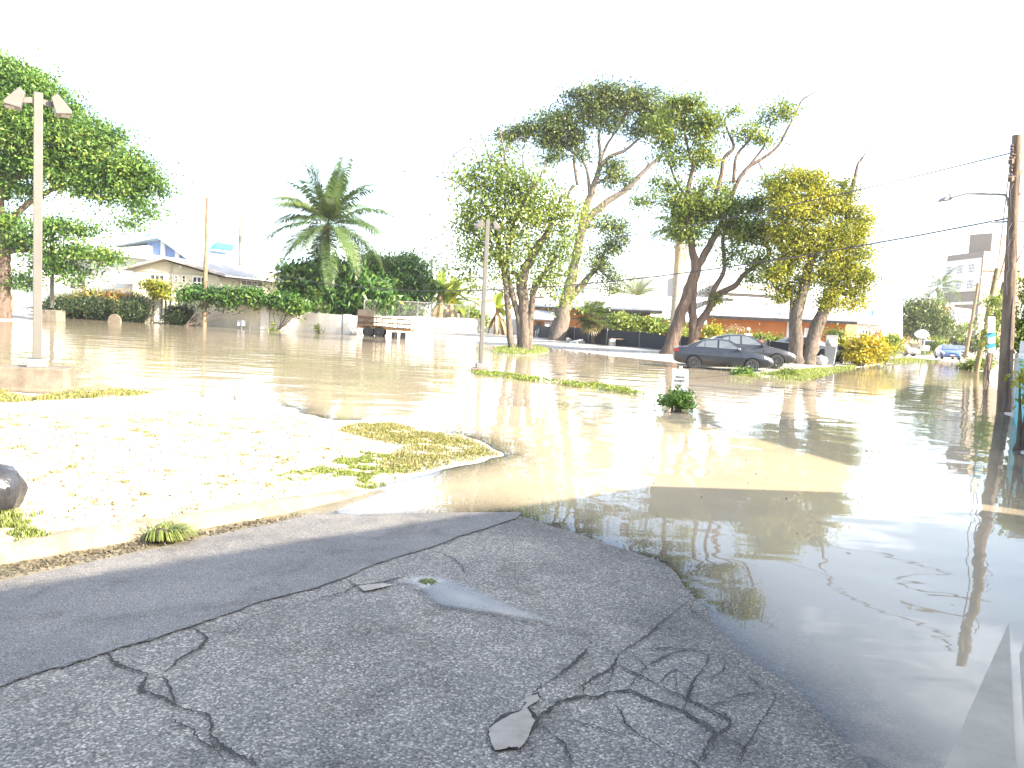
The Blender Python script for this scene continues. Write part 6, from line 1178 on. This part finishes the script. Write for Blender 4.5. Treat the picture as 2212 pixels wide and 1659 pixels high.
shrub('vine_hedge', 'bright green vine hedge draped along the top of the beige wall', 'hedge', [(400, 634, 22, 14), (430, 630, 26, 14), (470, 636, 26, 16), (510, 638, 28, 15), (550, 640, 28, 15), (590, 648, 28, 15), (620, 655, 26, 16), (440, 655, 14, 14, .5), (485, 655, 16, 12, .5), (545, 655, 18, 8, .4), (640, 665, 26, 14, .9)], 57.6, LF_MNG, .24, .15, .45, 2.8, 70, group=HG, depth=.5)
shrub('creeper', 'brown green creeper on the fence left of the mango bush', 'creeper', [(600, 660, 24, 10, .7), (640, 665, 30, 9, .7), (690, 668, 26, 8, .6)], 58.4, LF_OLV, .2, .11, .4, 2.0, 50, depth=.4)
shrub('wall_weed', 'thin weed growing at the foot of the white wall near the pillar', 'weed', [(590, 712, 10, 4, .8), (588, 700, 4, 10, .5)], 57.2, LF_MID, .16, .1, .25, 2, 25)
shrub('wall_weed', 'small weed at the foot of the white wall before the trailer', 'weed', [(688, 714, 9, 4, .7), (685, 706, 4, 8, .5)], 58.2, LF_MID, .16, .1, .25, 2, 25)
for x0, l, n_ in ((480, 'narrow banana like leaves standing before the cream house gable', 2),):
    q = A(535, 640, 62); banana('pair of upright green leaves before the cream house front', (A(533, 640, 62).x, 62, 1.0), 4, 0, LF_RAIN, .95)
shrub('bush', 'yellow green bushes behind the white wall left of the middle lamp post', 'bush', [(1000, 672, 18, 14), (1020, 682, 20, 16), (985, 660, 12, 14), (1040, 690, 14, 12), (1010, 700, 24, 8)], 80, LF_LT, .36, .16, .55, 2.6, 60)
shrub('hedge', 'pale green leafy hedge above the black mesh fence', 'hedge', [(1345, 694, 20, 10), (1375, 698, 24, 12), (1410, 703, 24, 13), (1440, 710, 20, 12), (1470, 715, 22, 14), (1330, 698, 14, 12)], 62, LF_LT, .24, .15, .45, 3.2, 70, group='hedges above the mesh fence')
shrub('hedge', 'low green hedge between mesh fence and orange wall', 'hedge', [(1590, 734, 24, 8), (1630, 737, 26, 8), (1670, 740, 24, 8), (1700, 741, 16, 9), (1575, 731, 14, 9)], 55.5, LF_MID, .2, .12, .4, 3, 70, group='hedges above the mesh fence')
shrub('bush', 'yellow leaved bush at the foot of the shade tree before the orange house', 'bush', [(1538, 716, 14, 11), (1530, 722, 8, 8)], 53, LF_YEL, .25, .12, .4, 3, 60)
shrub('bush', 'reddish bare bush against the orange wall', 'bush', [(1585, 708, 16, 7, .5), (1600, 712, 14, 6, .5)], 60, LF_DRY, .14, .07, .35, 2, 40)
shrub('bush', 'leafy bush by the right end of the orange wall', 'bush', [(1805, 722, 14, 14, .9), (1822, 735, 12, 14), (1835, 748, 14, 14), (1815, 760, 18, 16)], 52, LF_MID, .2, .12, .4, 2.6, 60)
shrub('bush', 'small green plant in front of the mesh fence right of the charcoal car', 'bush', [(1647, 745, 7, 6)], 50, LF_LT, .2, .12, .3, 3, 40)
shrub('croton_bush', 'glowing yellow croton bush beside the street', 'bush', [(1862, 762, 32, 26), (1885, 755, 28, 22), (1845, 770, 18, 18), (1872, 740, 24, 12)], 49, LF_CRO, .24, .10, .45, 3.2, 75)
shrub('bush', 'green and yellow bush right of the glowing croton', 'bush', [(1912, 755, 18, 20), (1925, 740, 12, 14), (1900, 770, 16, 12)], 56, LF_LT, .2, .12, .4, 3, 70)
shrub('croton_bush', 'orange brown croton with upright shoots left of the far silver grey car', 'bush', [(1932, 725, 8, 18, .9), (1940, 745, 12, 14), (1895, 722, 14, 8, .6)], 62, leafmat("orange croton leaf", [(.14, .13, .03), (.32, .17, .04), (.36, .12, .04), (.25, .22, .05)], .3), .24, .09, .4, 2.6, 50)
shrub('hedge', 'green hedge behind the far brown bin', 'hedge', [(1965, 756, 16, 10), (1985, 760, 16, 8), (1950, 762, 10, 10)], 95, LF_MID, .3, .18, .6, 3, 60)
shrub('hedge', 'tall dark hedge across the end of the street behind the cars', 'hedge', [(2062, 742, 22, 12), (2085, 742, 20, 13), (2040, 748, 14, 12), (2102, 745, 14, 14)], 108, LF_HED, .35, .2, .7, 3.4, 80)
shrub('potted_shrub', 'bright green shrub in the terracotta pot', 'shrub', [(2028, 742, 10, 14), (2024, 752, 8, 8)], 96, LF_LT, .3, .16, .5, 3, 70)
shrub('bush', 'young palm like bush before the hotel foot', 'bush', [(2080, 715, 18, 10, .7), (2092, 705, 14, 9, .6), (2070, 725, 14, 8, .6)], 104, LF_LT, .5, .14, .6, 2, 40)
shrub('bush', 'bright green bush at the foot of the mossy pole', 'bush', [(2100, 788, 18, 9), (2120, 784, 14, 9), (2085, 792, 12, 5)], 54, LF_LT, .2, .12, .4, 3.2, 70)
shrub('garden_shrub', 'leafy green and yellow shrub over the grey street wall', 'shrub', [(2140, 720, 16, 24), (2150, 690, 14, 18), (2132, 745, 14, 16), (2158, 740, 14, 18)], 34, LF_MID, .18, .1, .4, 2.6, 65)
shrub('garden_shrub', 'small palm like green tuft behind the sign board', 'shrub', [(2145, 655, 10, 16, .7), (2152, 640, 8, 14, .6)], 40, LF_LT, .4, .08, .4, 2.2, 40)
shrub('garden_shrub', 'dense shrub behind the teal wall at the right edge', 'shrub', [(2218, 700, 18, 50), (2232, 640, 26, 46), (2214, 745, 13, 22), (2250, 700, 30, 60), (2222, 600, 14, 20, .7)], 21.5, LF_MID, .13, .07, .28, 2.6, 70)
shrub('hibiscus', 'orange tipped leaves overhanging the teal wall', 'bush', [(2212, 815, 12, 18), (2220, 838, 14, 14), (2216, 860, 10, 12), (2240, 820, 26, 40)], 12.2, LF_CRO, .10, .05, .12, 1.6, 24)
ws_ = Vector((11.5, 10.5, 0)); tr_ = thing('garden_tree', 'tall leafy garden tree outside the frame behind the teal wall', 'tree', ws_)
MB().tube([ws_, ws_+Zv*2, ws_+Vector((.3, .2, 3.5))], [.16, .13, .08], 9).build('trunk', BK1, tr_)
c = np.array(ws_)+np.array([0, 0, 4.2])+RNG.normal(size=(60, 3))*np.array([1.3, 1.3, 1.1]); i = np.repeat(np.arange(60), 90)
leafmesh('crown', LF_MID, tr_, c[i]+RNG.normal(size=(len(i), 3))*.28, RNG.normal(size=(len(i), 3))*.3, .14, .08, .3, RNG.uniform(.1, .9, len(i)))
# the leafy weed hiding the sign foot
shrub('leafy_weed', 'bright leafy weed clump growing from the flood before the private property sign', 'weed', [(1462, 860, 28, 12, 1.1), (1472, 870, 22, 11), (1442, 868, 17, 11), (1484, 858, 14, 11), (1464, 847, 9, 6, .7)], Ys-.35, LF_WEED, .115, .042, .10, 1.9, 22, .25, basepx=(1462, 888))
shrub('leafy_weed', 'leafy weed at the front wheel of the dark blue saloon', 'weed', [(1610, 812, 22, 10), (1600, 806, 14, 8), (1622, 818, 18, 6)], 30.5, LF_RAIN, .14, .07, .2, 2.6, 30)
shrub('leafy_weed', 'dark grassy weed mound right of the dark blue saloon', 'weed', [(1690, 812, 26, 7), (1705, 808, 20, 7)], 31.0, LF_MID, .22, .03, .2, 2.8, 40)

# ------------------------------------------------------------------ grass, weeds, litter (stuff)
def scatter(poly, n, seed, thr=None, ns=.5, soft=.35):
    g = np.random.default_rng(seed); P = np.array(poly); lo, hi = P.min(0), P.max(0); out = np.zeros((0, 2))
    for _ in range(40):
        q = g.uniform(lo, hi, (n*2, 2)); sd = sdist(q, P); q = q[sd > g.uniform(0, 1, len(q))**2*soft]
        if thr is not None: q = q[vnoise(q, ns, seed)+vnoise(q, ns*.35, seed+1)*.5+g.normal(0, .16, len(q)) > thr+.05]
        out = np.concatenate([out, q])
        if len(out) >= n: break
    return out[:n]
def grass(label, poly, n, hgt, lm, seed, thr=None, ns=.5, wdt=.012, lean=.5, name='grass', vmean=.5, clump=0, zoff=-.01):
    q = scatter(poly, n, seed, thr, ns); g = np.random.default_rng(seed+5); N = len(q); z = H(q)+zoff
    a = g.uniform(0, 2*pi, N); ln = g.uniform(.4, 1.2, N)*hgt; d = np.stack([np.cos(a), np.sin(a)], 1); ld = g.uniform(0, lean, N)
    B = np.column_stack([q, z]); s = np.column_stack([-d[:, 1], d[:, 0], np.zeros(N)])*wdt*.5*g.uniform(.7, 1.4, N)[:, None]
    M_ = B+np.column_stack([d*(ld*ln*.35)[:, None], ln*.6]); T = B+np.column_stack([d*(ld*ln)[:, None], ln*(1-.35*ld)])
    V = np.stack([B-s, B+s, M_+s*.8, M_-s*.8, T], 1).reshape(-1, 3)
    me = meshnp(name, V, 5, [(0, 1, 2, 3)], np.clip(g.normal(vmean, .22, N), 0, 1)); 
    me2 = meshnp(name, V, 5, [(3, 2, 4, 4)], None) if False else None
    o = link(name, me, lm); return tag(o, label, 'grass', kind='stuff')
GR_DRY = leafmat("dry grass blade", [(.15, .115, .06), (.20, .17, .07), (.20, .19, .065), (.13, .165, .045)], .22, .6); GR_GRN = leafmat("green grass blade", [(.15, .135, .055), (.15, .185, .05), (.19, .245, .06), (.25, .265, .085)], .28, .5)
pw = lambda l: [tuple(GH(*q).xy) for q in l]
grass('dry yellow green grass patch at the tip of the sandy lot', pw([(720, 930), (760, 916), (850, 914), (930, 934), (1000, 938), (1050, 965), (1085, 983), (1060, 992), (990, 1004), (900, 1024), (850, 1028), (800, 1010), (830, 985), (870, 965), (800, 950)]), 15000, .055, GR_DRY, 1, -.28, .25, .012, .9, vmean=.6)
grass('greener grass tufts along the kerb of the sandy lot', pw([(590, 1030), (640, 1015), (700, 1000), (780, 975), (850, 985), (880, 1010), (870, 1030), (800, 1062), (760, 1048), (680, 1040), (600, 1040)]), 6000, .05, GR_GRN, 2, .08, .16, .011, .8)
grass('grass strip around the base of the near lamp post', pw([(-300, 850), (-60, 838), (0, 842), (60, 860), (200, 832), (335, 848), (300, 856), (140, 864), (0, 872), (-300, 880)]), 9000, .10, GR_DRY, 3, -.15, .35, .016, .8, vmean=.65)
grass('sparse dry tufts scattered over the pale sandy lot', pw([(-200, 890), (640, 900), (820, 960), (600, 1090), (0, 1200), (-300, 1240)]), 8500, .04, GR_DRY, 4, .42, .16, .011, 1.0, vmean=.45)
grass('ragged tufts beside the rubbish bag and kerb', pw([(-60, 1090), (100, 1110), (170, 1120), (140, 1165), (60, 1180), (-60, 1195)]), 1900, .07, GR_GRN, 6, .1, .14, .008, 1.0, vmean=.4)
grass('bright grass ring on the islet around the multi stemmed tree', [tuple(p) for p in isl*1.0], 7000, .22, GR_GRN, 7, None, wdt=.03, lean=.7)
grass('sunlit grass verge from the blue saloon to the bins', pw([(1585, 812), (1640, 816), (1700, 822), (1745, 824), (1790, 810), (1850, 796), (1850, 789), (1760, 796), (1700, 803), (1640, 808)]), 13000, .15, GR_GRN, 8, -.1, .6, .022, .8, vmean=.65)
grass('grass verge beyond the croton beside the far dry street', pw([(1930, 785), (2000, 780), (2040, 777), (2000, 772), (1950, 773), (1900, 782)]), 4500, .25, GR_GRN, 9, None, wdt=.06)
grass('half drowned grass line running from the middle lamp to the sign', pw([(1010, 806), (1060, 804), (1120, 812), (1250, 826), (1345, 838), (1420, 856), (1455, 868), (1440, 874), (1340, 850), (1230, 838), (1110, 822), (1010, 812)]), 1500, .12, GR_GRN, 10, .12, .5, .03, .9, vmean=.7, zoff=.02, name='weeds')
grass('soft green grass in the shallows left of the leafy weed', pw([(1340, 870), (1400, 866), (1455, 872), (1480, 886), (1440, 890), (1350, 884)]), 2200, .11, GR_GRN, 11, -.1, .5, .014, .7, zoff=.03)
def litter(label, poly, n, lm, seed, L_, thr=None, name='leaf_litter', ns=.6, zoff=.006):
    q = scatter(poly, n, seed, thr, ns); N = len(q); z = np.maximum(H(q), 0)+zoff
    o = leafmesh(name, lm, None, np.column_stack([q, z]), np.zeros((N, 3)), L_, L_*.5, 0, RNG.uniform(0, 1, N), upb=3); return tag(o, label, 'litter', kind='stuff')
litter('dead leaves and twigs strewn over the sandy lot', pw([(-200, 885), (640, 900), (820, 950), (790, 1060), (600, 1095), (0, 1205), (-300, 1250)]), 1500, LF_DRY, 12, .045)
litter('dark specks of debris washed against the kerb', pw([(420, 1128), (600, 1095), (760, 1060), (770, 1068), (600, 1112), (430, 1140)]), 900, leafmat("dark debris", [(.05, .04, .03), (.10, .08, .05), (.16, .13, .08)], .1), 13, .022, -.05)
litter('dark silt and leaf bits lying along the gutter', pw([(-100, 1242), (0, 1222), (300, 1170), (600, 1116), (700, 1095), (690, 1110), (600, 1130), (300, 1194), (0, 1256), (-100, 1275)]), 1100, leafmat('dark debris', [(.05, .04, .03), (.10, .08, .05), (.16, .13, .08)], .1), 31, .028, .02)
litter('small dark bits floating on the muddy water before the road', pw([(700, 1085), (1100, 1000), (1400, 930), (1800, 1000), (1900, 1250), (1700, 1300), (1450, 1190), (1100, 1105)]), 40, leafmat('dark debris', [(.05, .04, .03), (.10, .08, .05), (.16, .13, .08)], .1), 33, .035, None, 'floating_debris', .6, .006)
litter('broad green weed leaves floating from the middle lamp towards the sign', pw([(1012, 805), (1060, 806), (1140, 815), (1250, 828), (1345, 840), (1400, 855), (1390, 860), (1330, 850), (1230, 838), (1110, 822), (1012, 811)]), 1500, LF_LT, 14, .12, -.05, 'weeds', .6, .05)
litter('pale rubble strewn over the gravel lot below the mesh fence', [tuple(G(*q, .25).xy) for q in [(1150, 738), (1420, 760), (1420, 766), (1200, 750)]], 500, leafmat("rubble", [(.2, .18, .15), (.35, .32, .28), (.5, .47, .42)], .02), 15, .12, None)
# tuft uprooted in the gutter and the tuft in the puddle
def tuft(label, px, py, hgt, n, seed, soil=True, rad=.09):
    p = GH(px, py); r = thing('grass_tuft', label, 'grass tuft', p); g = np.random.default_rng(seed); N = n
    a = g.uniform(0, 2*pi, N); rr = g.uniform(0, rad, N); d = np.stack([np.cos(a), np.sin(a)], 1); d = norm(d+np.array([.9, .2])) if soil else d
    B = np.column_stack([p.x+np.cos(a)*rr, p.y+np.sin(a)*rr*.7, np.full(N, p.z+(.03 if soil else 0))]); ln = g.uniform(.5, 1.2, N)*hgt; s = np.column_stack([-d[:, 1], d[:, 0], np.zeros(N)])*.003
    V = []; 
    for f, wz, z in ((0, 1, 0), (.3, 1, .45), (.75, .8, .5), (1.1, .3, .15)): m_ = B+np.column_stack([d*(ln*f)[:, None], ln*z]); V += [m_-s*wz, m_+s*wz]
    V = np.stack(V, 1).reshape(-1, 3); me = meshnp('blades', toparent(V, r), 8, [(0, 1, 3, 2), (2, 3, 5, 4), (4, 5, 7, 6)], np.clip(g.normal(.55, .2, N), 0, 1)); link('blades', me, GR_GRN, r)
    if soil:
        mb = MB(); baglump(mb, (p.x-.04, p.y, p.z-.03), rad*1.15, rad*.85, .11, 4); mb.build('root_ball', mat("dark soil", (.05, .035, .022), .95, bmp=.8, bscale=30), r, smooth=True)
    return r
tuft('uprooted grass tuft with dark root ball lying in the gutter', 358, 1170, .13, 420, 1)
tuft('tiny green tuft standing in the road puddle', 924, 1260, .035, 120, 2, False, .035)

# ------------------------------------------------------------------ added to imitate lens flare: thin veil haze
hzb = MB().box((0, 150, 19), (700, 520, 42)).build('haze', None); hm = bpy.data.materials.new("veil haze"); hm.use_nodes = True; ht_ = hm.node_tree; ht_.nodes.remove(ht_.nodes["Principled BSDF"])
pv = ht_.nodes.new("ShaderNodeVolumePrincipled"); pv.inputs['Color'].default_value = (.97, .98, 1, 1); pv.inputs['Density'].default_value = .00032; pv.inputs['Anisotropy'].default_value = .3
ht_.links.new(pv.outputs[0], ht_.nodes["Material Output"].inputs['Volume']); hzb.data.materials.append(hm); hzb['kind'] = 'stuff'; hzb['label'] = 'thin bright veil haze added in place of lens flare'; hzb['category'] = 'haze'
